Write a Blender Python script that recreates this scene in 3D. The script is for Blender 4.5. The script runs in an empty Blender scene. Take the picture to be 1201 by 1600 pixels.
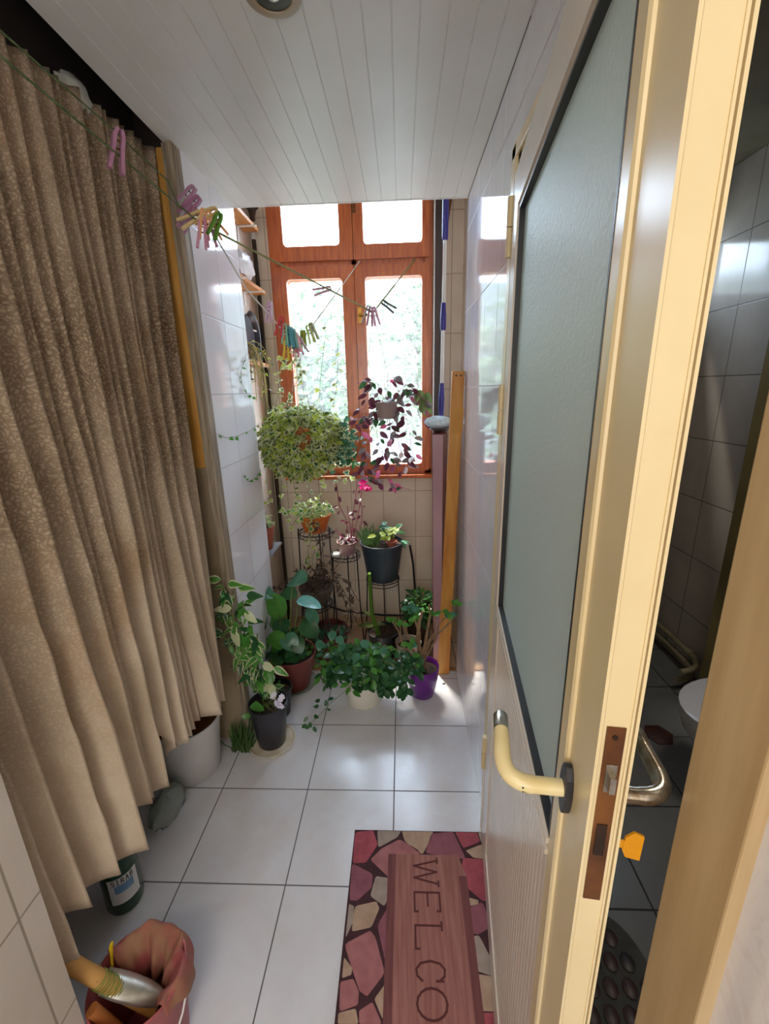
import bpy, math, random
from mathutils import Vector, Matrix, Quaternion
R = random.Random(7)
C = bpy.context.scene.collection
PI = math.pi
# ------------------------------------------------------------------ camera
W, H = 1201, 1600
F_PX, YAW, PITCH, ROLL, CAM_H = 672.1, -0.044564, 0.277194, -0.024739, 1.4762
def cam_axes():
    cy, sy, cp, sp, cr, sr = math.cos(YAW), math.sin(YAW), math.cos(PITCH), math.sin(PITCH), math.cos(ROLL), math.sin(ROLL)
    f = Vector((sy*cp, cy*cp, -sp)); r0 = Vector((cy, -sy, 0)); u0 = r0.cross(f)
    return cr*r0 + sr*u0, -sr*r0 + cr*u0, f
CR, CU, CF = cam_axes()
def at(u, v, **k):                      # a point of the place seen at (u, v), on a given x, y or z plane
    d = CF + (u - W/2)/F_PX*CR - (v - H/2)/F_PX*CU
    o = Vector((0, 0, CAM_H))
    (a, val), = k.items(); i = 'xyz'.index(a)
    return o + d*((val - o[i])/d[i])
cd = bpy.data.cameras.new('camera'); cam = bpy.data.objects.new('camera', cd); C.objects.link(cam)
m = Matrix((CR, CU, -CF)).transposed().to_4x4(); m.translation = (0, 0, CAM_H); cam.matrix_world = m
cd.sensor_fit = 'VERTICAL'; cd.sensor_height = 24; cd.lens = 24*F_PX/H; cd.clip_start = .02
bpy.context.scene.camera = cam

# ------------------------------------------------------------------ materials
def srgb(c):
    return tuple(((x/255)/12.92 if x/255 <= .04045 else ((x/255+.055)/1.055)**2.4) for x in c) + (1,)
class NT:
    def __init__(s, name):
        s.m = bpy.data.materials.new(name); s.m.use_nodes = True; s.t = s.m.node_tree; s.t.nodes.clear()
        s.out = s.n('ShaderNodeOutputMaterial')
    def n(s, ty, **k):
        x = s.t.nodes.new(ty)
        for a, b in k.items():
            if a.startswith('i_'):
                x.inputs[a[2:].replace('_', ' ')].default_value = b
            else: setattr(x, a, b)
        return x
    def l(s, a, b): s.t.links.new(a, b)
    def math(s, op, a, b=None, c=None):
        x = s.n('ShaderNodeMath', operation=op)
        for i, v in enumerate((a, b, c)):
            if v is None: continue
            if isinstance(v, (int, float)): x.inputs[i].default_value = v
            else: s.l(v, x.inputs[i])
        return x.outputs[0]
    def mix(s, f, a, b):
        x = s.n('ShaderNodeMix', data_type='RGBA')
        for i, v in ((0, f), (6, a), (7, b)):
            if isinstance(v, (int, float, tuple)): x.inputs[i].default_value = v
            else: s.l(v, x.inputs[i])
        return x.outputs[2]
    def ramp(s, v, a, b):
        x = s.n('ShaderNodeMapRange'); s.l(v, x.inputs[0]); x.inputs[1].default_value = a; x.inputs[2].default_value = b
        return x.outputs[0]
    def noise(s, scale, detail=4, rough=.55, stretch=None, dist=0):
        tc = s.n('ShaderNodeTexCoord'); x = s.n('ShaderNodeTexNoise'); x.inputs['Scale'].default_value = scale
        x.inputs['Detail'].default_value = detail; x.inputs['Roughness'].default_value = rough; x.inputs['Distortion'].default_value = dist
        if stretch:
            mp = s.n('ShaderNodeMapping'); mp.inputs['Scale'].default_value = stretch
            s.l(tc.outputs['Object'], mp.inputs[0]); s.l(mp.outputs[0], x.inputs[0])
        else: s.l(tc.outputs['Object'], x.inputs[0])
        return x.outputs[0]
    def bsdf(s, col, rough=.5, metal=0, spec=.5, bump=None, bs=.2, bd=.002, coat=0, trans=0, **k):
        p = s.n('ShaderNodeBsdfPrincipled')
        if isinstance(col, tuple): p.inputs['Base Color'].default_value = col
        else: s.l(col, p.inputs['Base Color'])
        if isinstance(rough, (int, float)): p.inputs['Roughness'].default_value = rough
        else: s.l(rough, p.inputs['Roughness'])
        p.inputs['Metallic'].default_value = metal; p.inputs['Specular IOR Level'].default_value = spec
        p.inputs['Coat Weight'].default_value = coat; p.inputs['Coat Roughness'].default_value = .08
        p.inputs['Transmission Weight'].default_value = trans
        if bump is not None:
            b = s.n('ShaderNodeBump'); b.inputs['Strength'].default_value = bs; b.inputs['Distance'].default_value = bd
            s.l(bump, b.inputs['Height']); s.l(b.outputs[0], p.inputs['Normal'])
        return p
    def done(s, sh):
        s.l(sh.outputs[0] if hasattr(sh, 'outputs') else sh, s.out.inputs[0]); return s.m
MATS = {}
def plain(name, c1, c2=None, rough=.5, scale=8, metal=0, bs=0, stretch=None, spec=.5, coat=0, detail=5):
    if name in MATS: return MATS[name]
    s = NT(name); a = srgb(c1)
    nz = s.noise(scale, detail, stretch=stretch)
    col = s.mix(s.ramp(nz, .35, .65), a, srgb(c2)) if c2 else a
    MATS[name] = s.done(s.bsdf(col, rough, metal, spec, nz if bs else None, bs, coat=coat)); return MATS[name]
def leafm(name, c1, c2, tr=.35, rough=.4):
    if name in MATS: return MATS[name]
    s = NT(name); col = s.mix(s.ramp(s.noise(18, 3), .35, .65), srgb(c1), srgb(c2))
    p = s.bsdf(col, rough, spec=.4); t = s.n('ShaderNodeBsdfTranslucent'); s.l(col, t.inputs[0])
    mx = s.n('ShaderNodeMixShader'); mx.inputs[0].default_value = tr; s.l(p.outputs[0], mx.inputs[1]); s.l(t.outputs[0], mx.inputs[2])
    MATS[name] = s.done(mx.outputs[0]); return MATS[name]
def tiles(name, axes, size, off, c1, c2, grout, gw=.0025, rough=.1, scale=3, bs=.3, vein=None, spec=.5, thr=(.35,.65), dirt=None):
    s = NT(name); tc = s.n('ShaderNodeTexCoord'); sx = s.n('ShaderNodeSeparateXYZ'); s.l(tc.outputs['Object'], sx.inputs[0])
    ds = []; ids = []
    for a, sz, o in zip(axes, size, off):
        q = s.math('DIVIDE', s.math('SUBTRACT', sx.outputs['XYZ'.index(a)], o), sz)
        ids.append(s.math('FLOOR', q))
        fr = s.math('FRACT', q); e = s.math('MINIMUM', fr, s.math('SUBTRACT', 1.0, fr)); ds.append(s.math('MULTIPLY', e, sz))
    d = s.math('MINIMUM', *ds); g = s.ramp(d, gw*.5, gw*1.0)
    col = s.mix(s.ramp(s.noise(scale, 6, .6, dist=.6), *thr), srgb(c1), srgb(c2))
    wn = s.n('ShaderNodeTexWhiteNoise', noise_dimensions='2D'); cb = s.n('ShaderNodeCombineXYZ'); s.l(ids[0], cb.inputs[0]); s.l(ids[1], cb.inputs[1]); s.l(cb.outputs[0], wn.inputs[0])
    hv = s.n('ShaderNodeHueSaturation'); s.l(s.math('MULTIPLY_ADD', wn.outputs[0], .06, .97), hv.inputs['Value']); s.l(col, hv.inputs['Color']); col = hv.outputs[0]
    if vein:
        v = s.noise(scale*1.7, 8, .65, dist=2.5); vv = s.math('ABSOLUTE', s.math('SUBTRACT', v, .5))
        col = s.mix(s.math('MULTIPLY', s.math('SUBTRACT', 1.0, s.ramp(vv, 0, .025)), .35), col, srgb(vein))
    if dirt:
        dn = s.ramp(s.noise(2.2, 6, .7), .5, .75); col = s.mix(s.math('MULTIPLY', dn, .5), col, srgb(dirt))
    col = s.mix(g, srgb(grout), col)
    rg = s.mix(g, (.7,.7,.7,1), (rough,)*3 + (1,))
    p = s.bsdf(col, rg, bump=g, bs=bs, bd=.001, spec=spec)
    return s.done(p)
M_wall_r = tiles('glossy_wall_tile', 'YZ', (.2, .302), (1.345, .573), (226,226,230), (214,210,216), (196,192,194), .0022, .07, 2.5, .4, vein=(205,196,200))
M_wall_l = tiles('pillar_tile', 'YZ', (.2, .267), (1.76, .672), (238,238,242), (228,228,234), (190,188,190), .003, .09, 2.5, .4)
M_wall_n = tiles('near_wall_tile', 'YZ', (.3, .3), (.2, .005), (206,196,182), (196,184,168), (150,138,122), .003, .35, 3, .3)
M_back = tiles('beige_back_tile', 'XZ', (.2, .3), (-.121, .27), (232,220,202), (222,206,186), (176,158,136), .003, .2, 3.5, .3)
M_side = tiles('beige_side_tile', 'YZ', (.2, .3), (2.08, .27), (214,202,188), (202,186,170), (160,146,130), .0035, .25, 3.5, .3)
M_floor = tiles('floor_tile', 'XY', (.333, .333), (-.0469, .9564), (226,228,234), (210,208,210), (92,92,98), .0026, .18, 3, .25, thr=(.3,.75), dirt=(200,186,170))
M_floor_n = tiles('balcony_floor_tile', 'XY', (.333, .333), (-.0469, .9564), (206,178,146), (178,150,122), (120,100,82), .004, .3, 4, .25)
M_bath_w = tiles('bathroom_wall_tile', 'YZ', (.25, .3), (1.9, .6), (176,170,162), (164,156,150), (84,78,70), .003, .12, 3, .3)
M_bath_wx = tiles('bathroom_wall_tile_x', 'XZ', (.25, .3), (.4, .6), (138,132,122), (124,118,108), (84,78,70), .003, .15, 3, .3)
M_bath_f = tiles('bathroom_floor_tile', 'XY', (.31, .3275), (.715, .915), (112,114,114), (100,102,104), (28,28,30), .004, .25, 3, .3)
M_ceil = plain('ceiling_plastic', (222,220,216), (216,214,208), .35, 5)
M_cream = plain('cream_paint', (232,214,170), (224,204,158), .28, 6)
M_creamw = plain('cream_white_paint', (226,216,202), (218,206,190), .25, 6)
M_arch = plain('beige_wood_laminate', (196,170,128), (180,152,110), .38, 5, stretch=(8,8,.7), bs=.05)
M_post = plain('weathered_post', (168,152,128), (120,104,84), .7, 6, stretch=(12,12,1), bs=.4)
M_sunwood = plain('sunlit_wood', (212,160,84), (192,136,60), .4, 6, stretch=(10,10,.8))
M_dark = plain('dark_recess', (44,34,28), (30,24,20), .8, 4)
M_darkbrown = plain('dark_brown_wood', (60,42,30), (40,28,20), .6, 6)
M_black = plain('black_metal', (34,30,32), (22,20,22), .45, 12)
M_blackpl = plain('black_plastic', (40,40,44), (30,30,34), .4, 8)
M_rust = plain('rusty_brass', (132,82,36), (84,46,20), .45, 14, metal=.4, bs=.3)
M_rustdark = plain('dark_rust', (60,36,18), (40,24,12), .5, 14, metal=.4)
M_chrome = plain('worn_chrome', (190,186,176), (120,104,84), .22, 30, metal=.9, bs=.3)
M_white = plain('white_plastic', (228,228,226), (220,220,218), .35, 8)
M_soil = plain('soil', (66,48,36), (36,26,20), .95, 60, bs=1)
M_terra = plain('terracotta', (176,98,74), (158,82,62), .6, 14, bs=.2)
M_orange = plain('orange_clay', (214,120,42), (196,98,34), .5, 12, bs=.1)
M_redbrown = plain('red_brown_plastic', (128,62,54), (112,50,44), .45, 10)
M_purple = plain('purple_plastic', (104,34,132), (92,28,118), .3, 8)
M_slate = plain('dark_slate_plastic', (50,62,72), (44,54,64), .38, 8)
M_cream_pot = plain('cream_pot', (236,232,218), (230,226,208), .4, 8)
M_stem = plain('green_stem', (108,128,60), (86,104,48), .5, 20)
M_stemb = plain('brown_stem', (150,120,86), (112,86,60), .7, 30, bs=.4)
M_dry = plain('dry_stem', (104,86,72), (66,52,44), .85, 30, bs=.5)
M_pinkstem = plain('magenta_stem', (170,50,100), (140,40,80), .5, 20)
def wood_win():
    s = NT('varnished_window_wood'); n = s.noise(5, 6, .6, stretch=(14, 14, 1), dist=.4)
    col = s.mix(s.ramp(n, .3, .7), srgb((212,118,54)), srgb((164,72,32)))
    return s.done(s.bsdf(col, .3, bump=n, bs=.08, coat=.3))
M_win = wood_win()
def wood_winh():
    s = NT('varnished_window_wood_rail'); n = s.noise(5, 6, .6, stretch=(1, 14, 14), dist=.4)
    col = s.mix(s.ramp(n, .3, .7), srgb((212,118,54)), srgb((164,72,32)))
    return s.done(s.bsdf(col, .3, bump=n, bs=.08, coat=.3))
M_winh = wood_winh()
def film_glass(nm, milky, col, bumpscale):
    s = NT(nm); t = s.n('ShaderNodeBsdfTransparent'); tl = s.n('ShaderNodeBsdfTranslucent'); tl.inputs[0].default_value = srgb(col)
    d = s.ramp(s.noise(bumpscale, 6, .7, dist=1.5), .3, .8)
    mx = s.n('ShaderNodeMixShader'); s.l(s.math('MULTIPLY_ADD', d, .05, milky), mx.inputs[0]); s.l(t.outputs[0], mx.inputs[1]); s.l(tl.outputs[0], mx.inputs[2])
    g = s.n('ShaderNodeBsdfGlossy'); g.inputs['Roughness'].default_value = .05
    m2 = s.n('ShaderNodeMixShader'); m2.inputs[0].default_value = .04; s.l(mx.outputs[0], m2.inputs[1]); s.l(g.outputs[0], m2.inputs[2])
    return s.done(m2.outputs[0])
M_pane = film_glass('hazy_window_glass', .012, (250,252,255), 22)  # white translucent mix puts the washed-out haze into the panes
def frosted():
    s = NT('frosted_door_glass'); n = s.noise(120, 4, .7)
    p = s.bsdf(srgb((232,244,242)), .3, spec=.7, bump=n, bs=.7, bd=.004)
    tl = s.n('ShaderNodeBsdfTranslucent'); tl.inputs[0].default_value = srgb((190,214,212))
    mx = s.n('ShaderNodeMixShader'); mx.inputs[0].default_value = .35; s.l(p.outputs[0], mx.inputs[1]); s.l(tl.outputs[0], mx.inputs[2])
    return s.done(mx.outputs[0])
M_frost = frosted()
def curtain_mat():
    s = NT('patterned_curtain_cloth')
    tc = s.n('ShaderNodeTexCoord'); v = s.n('ShaderNodeTexVoronoi', feature='DISTANCE_TO_EDGE'); v.inputs['Scale'].default_value = 105
    nz = s.n('ShaderNodeTexNoise'); nz.inputs['Scale'].default_value = 30
    s.l(tc.outputs['UV'], nz.inputs[0]); ad = s.n('ShaderNodeMix', data_type='VECTOR'); ad.inputs[0].default_value = .04
    s.l(tc.outputs['UV'], ad.inputs[4]); s.l(nz.outputs['Color'], ad.inputs[5]); s.l(ad.outputs[1], v.inputs[0])
    line = s.math('SUBTRACT', 1.0, s.ramp(v.outputs['Distance'], .0, .34))
    big = s.ramp(s.noise(3.2, 5, .6), .38, .66)
    sx = s.n('ShaderNodeSeparateXYZ'); s.l(tc.outputs['UV'], sx.inputs[0])
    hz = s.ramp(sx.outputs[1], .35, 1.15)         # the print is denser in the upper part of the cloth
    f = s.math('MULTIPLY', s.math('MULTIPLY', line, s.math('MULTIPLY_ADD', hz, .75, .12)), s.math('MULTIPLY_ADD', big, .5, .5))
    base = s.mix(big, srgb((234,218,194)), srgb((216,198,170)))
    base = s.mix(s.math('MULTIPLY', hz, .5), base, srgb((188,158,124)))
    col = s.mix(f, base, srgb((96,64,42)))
    stain = s.ramp(s.noise(2.3, 5, .65), .54, .68); col = s.mix(s.math('MULTIPLY', stain, .38), col, srgb((176,128,72)))
    p = s.bsdf(col, .8, spec=.2, bump=nz.outputs[0], bs=.12, bd=.002); tl = s.n('ShaderNodeBsdfTranslucent'); s.l(col, tl.inputs[0])
    mx = s.n('ShaderNodeMixShader'); mx.inputs[0].default_value = .3; s.l(p.outputs[0], mx.inputs[1]); s.l(tl.outputs[0], mx.inputs[2])
    return s.done(mx.outputs[0])
M_curt = curtain_mat()
def clearpl(nm, c, a):
    s = NT(nm); t = s.n('ShaderNodeBsdfTransparent'); t.inputs[0].default_value = srgb(c); p = s.bsdf(srgb(c), .15)
    mx = s.n('ShaderNodeMixShader'); mx.inputs[0].default_value = a; s.l(t.outputs[0], mx.inputs[1]); s.l(p.outputs[0], mx.inputs[2]); return s.done(mx.outputs[0])
M_clear = clearpl('clear_plastic', (220,225,220), .35)
M_bagpl = clearpl('grey_plastic_bag', (206,212,206), .32)

# ------------------------------------------------------------------ mesh builder
def nrm(v):
    v = Vector(v); return v.normalized() if v.length > 1e-9 else Vector((0, 0, 1))
class MB:
    def __init__(s): s.v = []; s.f = []; s.mi = []; s.uv = None
    def add(s, vs, fs, mi=0):
        b = len(s.v); s.v += [Vector(x) for x in vs]; s.f += [tuple(b+i for i in f) for f in fs]
        s.mi += [mi]*len(fs) if isinstance(mi, int) else list(mi); return s
    def box(s, a, b, mi=0):
        x0, y0, z0 = a; x1, y1, z1 = b
        return s.add([(x0,y0,z0),(x1,y0,z0),(x1,y1,z0),(x0,y1,z0),(x0,y0,z1),(x1,y0,z1),(x1,y1,z1),(x0,y1,z1)],
                     [(0,3,2,1),(4,5,6,7),(0,1,5,4),(1,2,6,5),(2,3,7,6),(3,0,4,7)], mi)
    def obox(s, o, ax, ay, az, a, b, mi=0):      # box in a frame o + x*ax + y*ay + z*az
        o, ax, ay, az = map(Vector, (o, ax, ay, az)); t = MB().box(a, b)
        return s.add([o + v.x*ax + v.y*ay + v.z*az for v in t.v], t.f, mi)
    def tube(s, pts, r, n=8, mi=0, caps=True, flat=1):
        pts = [Vector(p) for p in pts]; k = len(pts)
        rs = r if isinstance(r, (list, tuple)) else [r]*k
        vs = []; up = None
        for i, p in enumerate(pts):
            t = nrm(pts[min(i+1, k-1)] - pts[max(i-1, 0)])
            if up is None: up = Vector((0,0,1)) if abs(t.z) < .9 else Vector((1,0,0))
            a = nrm(t.cross(up)); b = nrm(a.cross(t)); up = b
            for j in range(n):
                an = 2*PI*j/n; vs.append(p + rs[i]*(math.cos(an)*a + math.sin(an)*b*flat))
        fs = [(i*n+j, i*n+(j+1)%n, (i+1)*n+(j+1)%n, (i+1)*n+j) for i in range(k-1) for j in range(n)]
        if caps: fs += [tuple(range(n-1, -1, -1)), tuple(range((k-1)*n, k*n))]
        return s.add(vs, fs, mi)
    def lathe(s, prof, c=(0,0,0), n=32, mi=0, tilt=None, ripple=0):   # prof: (radius, z[, mat])
        c = Vector(c); vs = []
        for q in prof:
            for j in range(n):
                a = 2*PI*j/n; rr = q[0]*(1 + (ripple*math.cos(a*8) if ripple else 0)); v = Vector((rr*math.cos(a), rr*math.sin(a), q[1]))
                if tilt: v = tilt @ v
                vs.append(c + v)
        fs = []; ms = []
        for i in range(len(prof)-1):
            for j in range(n):
                fs.append((i*n+j, i*n+(j+1)%n, (i+1)*n+(j+1)%n, (i+1)*n+j)); ms.append(prof[i][2] if len(prof[i]) > 2 else mi)
        if prof[0][0] > 1e-5: fs.append(tuple(range(n-1, -1, -1))); ms.append(mi)
        if prof[-1][0] > 1e-5: fs.append(tuple(range((len(prof)-1)*n, len(prof)*n))); ms.append(mi)
        return s.add(vs, fs, ms)
    def ell(s, c, r, n=12, m_=8, mi=0, jit=0, rnd=None):
        c = Vector(c); vs = [c + Vector((0,0,-r[2]))]
        for i in range(1, m_):
            th = PI*i/m_
            for j in range(n):
                a = 2*PI*j/n; k = 1 + (rnd or R).uniform(-jit, jit)
                vs.append(c + Vector((r[0]*math.sin(th)*math.cos(a)*k, r[1]*math.sin(th)*math.sin(a)*k, -r[2]*math.cos(th)*k)))
        vs.append(c + Vector((0,0,r[2]))); e = len(vs)-1
        fs = [(0, 1+(j+1)%n, 1+j) for j in range(n)]
        fs += [(1+i*n+j, 1+i*n+(j+1)%n, 1+(i+1)*n+(j+1)%n, 1+(i+1)*n+j) for i in range(m_-2) for j in range(n)]
        fs += [(e, 1+(m_-2)*n+j, 1+(m_-2)*n+(j+1)%n) for j in range(n)]
        return s.add(vs, fs, mi)
    def leaf(s, p, d, up, L, Wd, shape='oval', mi=0, edge=None, droop=.25, fold=.15):
        p = Vector(p); d = nrm(d); side = nrm(d.cross(Vector(up))); nn = nrm(side.cross(d))
        if shape == 'ivy':
            o = [(0,.0),(-.42,-.08),(-.5,.22),(-.3,.38),(-.34,.62),(-.14,.62),(0,1),(.14,.62),(.34,.62),(.3,.38),(.5,.22),(.42,-.08)]
            ps = [p + d*(y*L - droop*0) + side*(x*Wd*1.2) + nn*(-droop*L*y*y - fold*abs(x)*L) for x, y in o]
            c = p + d*(.35*L) + nn*(.02*L)
            if edge is None: return s.add(ps + [c], [(i, (i+1) % 12, 12) for i in range(12)], mi)
            inn = [c + (q-c)*.62 + nn*.001 for q in ps]
            return s.add(ps + inn + [c], [(i, (i+1) % 12, 12+(i+1) % 12, 12+i) for i in range(12)] + [(12+i, 12+(i+1) % 12, 24) for i in range(12)], [edge]*12 + [mi]*12)
        prof = {'oval': [0,.62,.95,1,.7,.35,0], 'lance': [0,.7,1,.85,.55,.28,0], 'heart': [.25,1,1.05,.85,.55,.28,0], 'round': [.3,.85,1,1,.8,.5,.1], 'blade': [.6,.9,1,.9,.7,.4,0]}[shape]
        ts = [0,.14,.32,.52,.74,.9,1]; cols = [-1, 0, 1] if edge is None else [-1, -.62, 0, .62, 1]; vs = []
        for t, w in zip(ts, prof):
            c = p + d*(L*t*(1-.12*abs(droop)*t)) + nn*(-droop*L*t*t)
            for q in cols: vs.append(c + side*(q*w*Wd/2) + nn*(fold*Wd*w*abs(q)*.5))
        k = len(cols); fs = []; ms = []
        for i in range(6):
            for j in range(k-1):
                fs.append((i*k+j, i*k+j+1, (i+1)*k+j+1, (i+1)*k+j)); ms.append(mi if edge is None or j in (1, 2) else edge)
        return s.add(vs, fs, ms)
    def build(s, name, mats, parent=None, smooth=True, kind=None, bevel=0, angle=40):
        me = bpy.data.meshes.new(name); off = Vector((0,0,0)); q = parent
        while q is not None: off += q.location; q = q.parent
        me.from_pydata([v - off for v in s.v], [], s.f)
        for mt in (mats if isinstance(mats, (list, tuple)) else [mats]): me.materials.append(mt)
        me.polygons.foreach_set('material_index', s.mi)
        if s.uv:
            ul = me.uv_layers.new(name='uv')
            for lp in me.loops: ul.data[lp.index].uv = s.uv[lp.vertex_index]
        me.update()
        if smooth:
            me.polygons.foreach_set('use_smooth', [True]*len(me.polygons)); me.set_sharp_from_angle(angle=math.radians(angle))
        o = bpy.data.objects.new(name, me); C.objects.link(o); o.parent = parent
        if kind: o['kind'] = kind
        if bevel:
            b = o.modifiers.new('bevel', 'BEVEL'); b.width = bevel; b.segments = 2; b.limit_method = 'ANGLE'
        return o
def tag(o, label, cat, group=None, kind=None):
    o['label'] = label; o['category'] = cat
    if group: o['group'] = group
    if kind: o['kind'] = kind
    return o
def thing(name, loc, label, cat, group=None):
    o = bpy.data.objects.new(name, None); C.objects.link(o); o.location = loc; o.empty_display_size = .05
    return tag(o, label, cat, group)
def struct(name, mb, mt, smooth=False, **k):
    return mb.build(name, mt, None, smooth, 'structure', **k)
def arc(c, r, a0, a1, n, ax=(1,0,0), ay=(0,1,0)):
    c, ax, ay = Vector(c), Vector(ax), Vector(ay)
    return [c + r*(math.cos(a0+(a1-a0)*i/n)*ax + math.sin(a0+(a1-a0)*i/n)*ay) for i in range(n+1)]
def bez(a, b, c, n=10):
    a, b, c = Vector(a), Vector(b), Vector(c)
    return [a*(1-t)**2 + b*2*t*(1-t) + c*t*t for t in [i/n for i in range(n+1)]]
def sag(a, b, s_, n=12):
    a, b = Vector(a), Vector(b); return [a.lerp(b, i/n) - Vector((0,0,s_*4*(i/n)*(1-i/n))) for i in range(n+1)]

# ------------------------------------------------------------------ room shell
XR, XL, ZC = .275, -.675, 2.205
YE = 2.0                # where the lowered ceiling, the pillar and the right wall end
YB, ZT = 2.60, 2.66     # window wall and upper ceiling of the bay
BXX = .4
YN = -1.7               # room behind the camera
struct('floor', MB().box((-1.3, YN, -.1), (XR, 2.03, 0)), M_floor)
struct('floor', MB().box((-1.3, 2.03, -.1), (.40, YB+.1, .002)), M_floor_n)
struct('trim_1', MB().box((XL, 2.02, -.01), (XR, 2.045, .006)), plain('threshold_wood', (176,130,84), (150,104,62), .45, 9))
# right wall with a doorway y .335-1.13, z 0-1.93
w = MB(); w.box((XR, YN, 0), (XR+.1, .30, 2.7)); w.box((XR, 1.135, 0), (XR+.1, YE, 2.7)); w.box((XR, .30, 1.955), (XR+.1, 1.135, 2.7))
struct('wall_right', w, M_wall_r)
struct('wall_right_bay', MB().box((.34, YE+.001, 0), (.44, YB, ZT)), M_side)
# left wall: near piece, recess behind the curtain, pillar, bay
struct('wall_left_near', MB().box((-1.3, YN, 0), (XL, .545, 2.7)), M_wall_n)
struct('wall_left_pillar', MB().box((-.90, 1.56, 0), (XL, YE, ZT)), M_wall_l)
struct('wall_left_bay', MB().box((-.92, YE, 0), (-.80, YB, ZT)), M_side)
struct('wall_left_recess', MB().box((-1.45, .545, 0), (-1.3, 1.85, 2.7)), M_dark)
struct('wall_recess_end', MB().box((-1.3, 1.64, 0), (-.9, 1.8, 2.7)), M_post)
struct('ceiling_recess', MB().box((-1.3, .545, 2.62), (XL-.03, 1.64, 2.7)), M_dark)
struct('ceiling_void', MB().box((-1.4, YN-.1, 2.701), (BXX, YE+.02, 2.76)), M_dark)
struct('wall_near', MB().box((-1.3, YN-.1, 0), (XR+.1, YN, 2.7)), plain('plaster', (214,204,188), (206,196,178), .8, 4))
# window wall with its opening
WX0, WX1, WZ0, WZ1 = -.70, .175, .985, 2.60
w = MB(); w.box((-.92, YB, 0), (.44, YB+.15, WZ0)); w.box((-.92, YB, WZ0), (WX0, YB+.15, ZT)); w.box((WX1, YB, WZ0), (.44, YB+.15, ZT)); w.box((WX0, YB, WZ1), (WX1, YB+.15, ZT))
struct('wall_back', w, M_back)
struct('ceiling_bay', MB().box((-.92, YE, ZT), (.44, YB+.15, ZT+.08)), M_creamw)
# plank ceiling with V grooves
w = MB(); pw = .058; x = XL-.03; prof = []
while x < XR+.001:
    x2 = min(x+pw, XR+.002); prof += [(x, ZC), (x2-.004, ZC), (x2-.003, ZC+.0022), (x2-.001, ZC+.0022)]; x = x2
k = len(prof); vs = [(a, YN, b) for a, b in prof] + [(a, YE, b) for a, b in prof]
w.add(vs, [(i, i+1, k+i+1, k+i) for i in range(k-1)]); w.box((XL-.03, YN, ZC+.007), (XR, YE, ZC+.03))
struct('ceiling', w, M_ceil)
struct('trim_2', MB().box((XL-.03, YE-.002, ZC-.002), (XR, YE+.006, ZC+.46)), M_ceil)
struct('trim_3', MB().box((XR-.0015, 1.135, ZC-.002), (XR, YE, ZC)), plain('grey_gap', (120,116,110), None, .6))
struct('trim_9', MB().box((-.86, .545, 2.13), (-.80, 1.56, 2.62)).box((-.80, 1.545, 2.205), (-.706, 1.558, 2.62)), plain('dark_void_shade', (44,32,26), (34,24,20), .8, 6))  # near-black boards put in for the shaded void above the curtain
# wooden post by the pillar, and a board whose yellow paints in a sun patch
struct('trim_4', MB().box((-.712, 1.515, 0), (-.676, 1.56, ZC)).box((-.688, 1.507, 0), (-.676, 1.5155, ZC)), M_post, bevel=.003)
struct('trim_5', MB().box((-1.02, 1.53, 1.215), (-.713, 1.56, 2.2)).box((-1.02,1.60,0),(-.90,1.64,2.62)), M_sunwood, bevel=.003)
struct('trim_6', MB().box((-1.02, 1.54, 0), (-.713, 1.56, 1.213)), plain('grey_beige_panel', (176,158,128), (150,130,102), .6, 5, bs=.2))

# ------------------------------------------------------------------ window
win = bpy.data.objects.new('window_1', None); C.objects.link(win); win.location = (0, YB, WZ0); win['kind'] = 'structure'
def rrect_hole(mb, x0, x1, z0, z1, hx0, hx1, hz0, hz1, y0, y1, r=.018, mi=0):
    """casement face: outer rectangle with a rounded hole, extruded from y0 to y1"""
    n = 5; inner = []
    for cx, cz, a0 in ((hx1-r, hz1-r, 0), (hx0+r, hz1-r, PI/2), (hx0+r, hz0+r, PI), (hx1-r, hz0+r, 1.5*PI)):
        for i in range(n+1):
            a = a0 + PI/2*i/n; inner.append((cx + r*math.cos(a), cz + r*math.sin(a), a))
    outer = []
    for (ix, iz, a) in inner:
        q = int(a/(PI/2)-1e-9) if a > 0 else 0
        c, s_ = math.cos(a), math.sin(a); mx = max(abs(c), abs(s_))
        cx, cz = (hx0+hx1)/2, (hz0+hz1)/2
        outer.append(None)
    N = len(inner); corners = [(x1, z1), (x0, z1), (x0, z0), (x1, z0)]
    for g in range(4):
        for i in range(n+1):
            k_ = g*(n+1)+i; ix, iz, a = inner[k_]; cxn, czn = corners[g]
            if i == 0: outer[k_] = (cxn, iz) if g % 2 == 0 else (ix, czn)
            elif i == n: outer[k_] = (ix, czn) if g % 2 == 0 else (cxn, iz)
            else: outer[k_] = (cxn, czn)
    vs = [(a[0], y0, a[1]) for a in inner] + [(a[0], y0, a[1]) for a in outer] + [(a[0], y1, a[1]) for a in inner] + [(a[0], y1, a[1]) for a in outer]
    fs = []
    for i in range(N):
        j = (i+1) % N
        fs += [(i, j, N+j, N+i), (2*N+j, 2*N+i, 3*N+i, 3*N+j), (j, i, 2*N+i, 2*N+j), (N+i, N+j, 3*N+j, 3*N+i)]
    mb.add(vs, fs, mi)
y0, y1 = YB-.045, YB+.03
fr = MB(); fr.box((WX0, YB-.03, WZ0), (WX0+.045, YB+.07, WZ1)).box((WX1-.045, YB-.03, WZ0), (WX1, YB+.07, WZ1)).box((WX0, YB-.03, WZ0), (WX1, YB+.07, WZ0+.03)).box((WX0, YB-.03, WZ1-.04), (WX1, YB+.07, WZ1))
fr.box((WX0+.045, YB-.022, 2.105), (WX1-.045, YB+.05, 2.155)); fr.box((-.262, YB-.022, WZ0), (-.228, YB+.05, WZ1))
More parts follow.
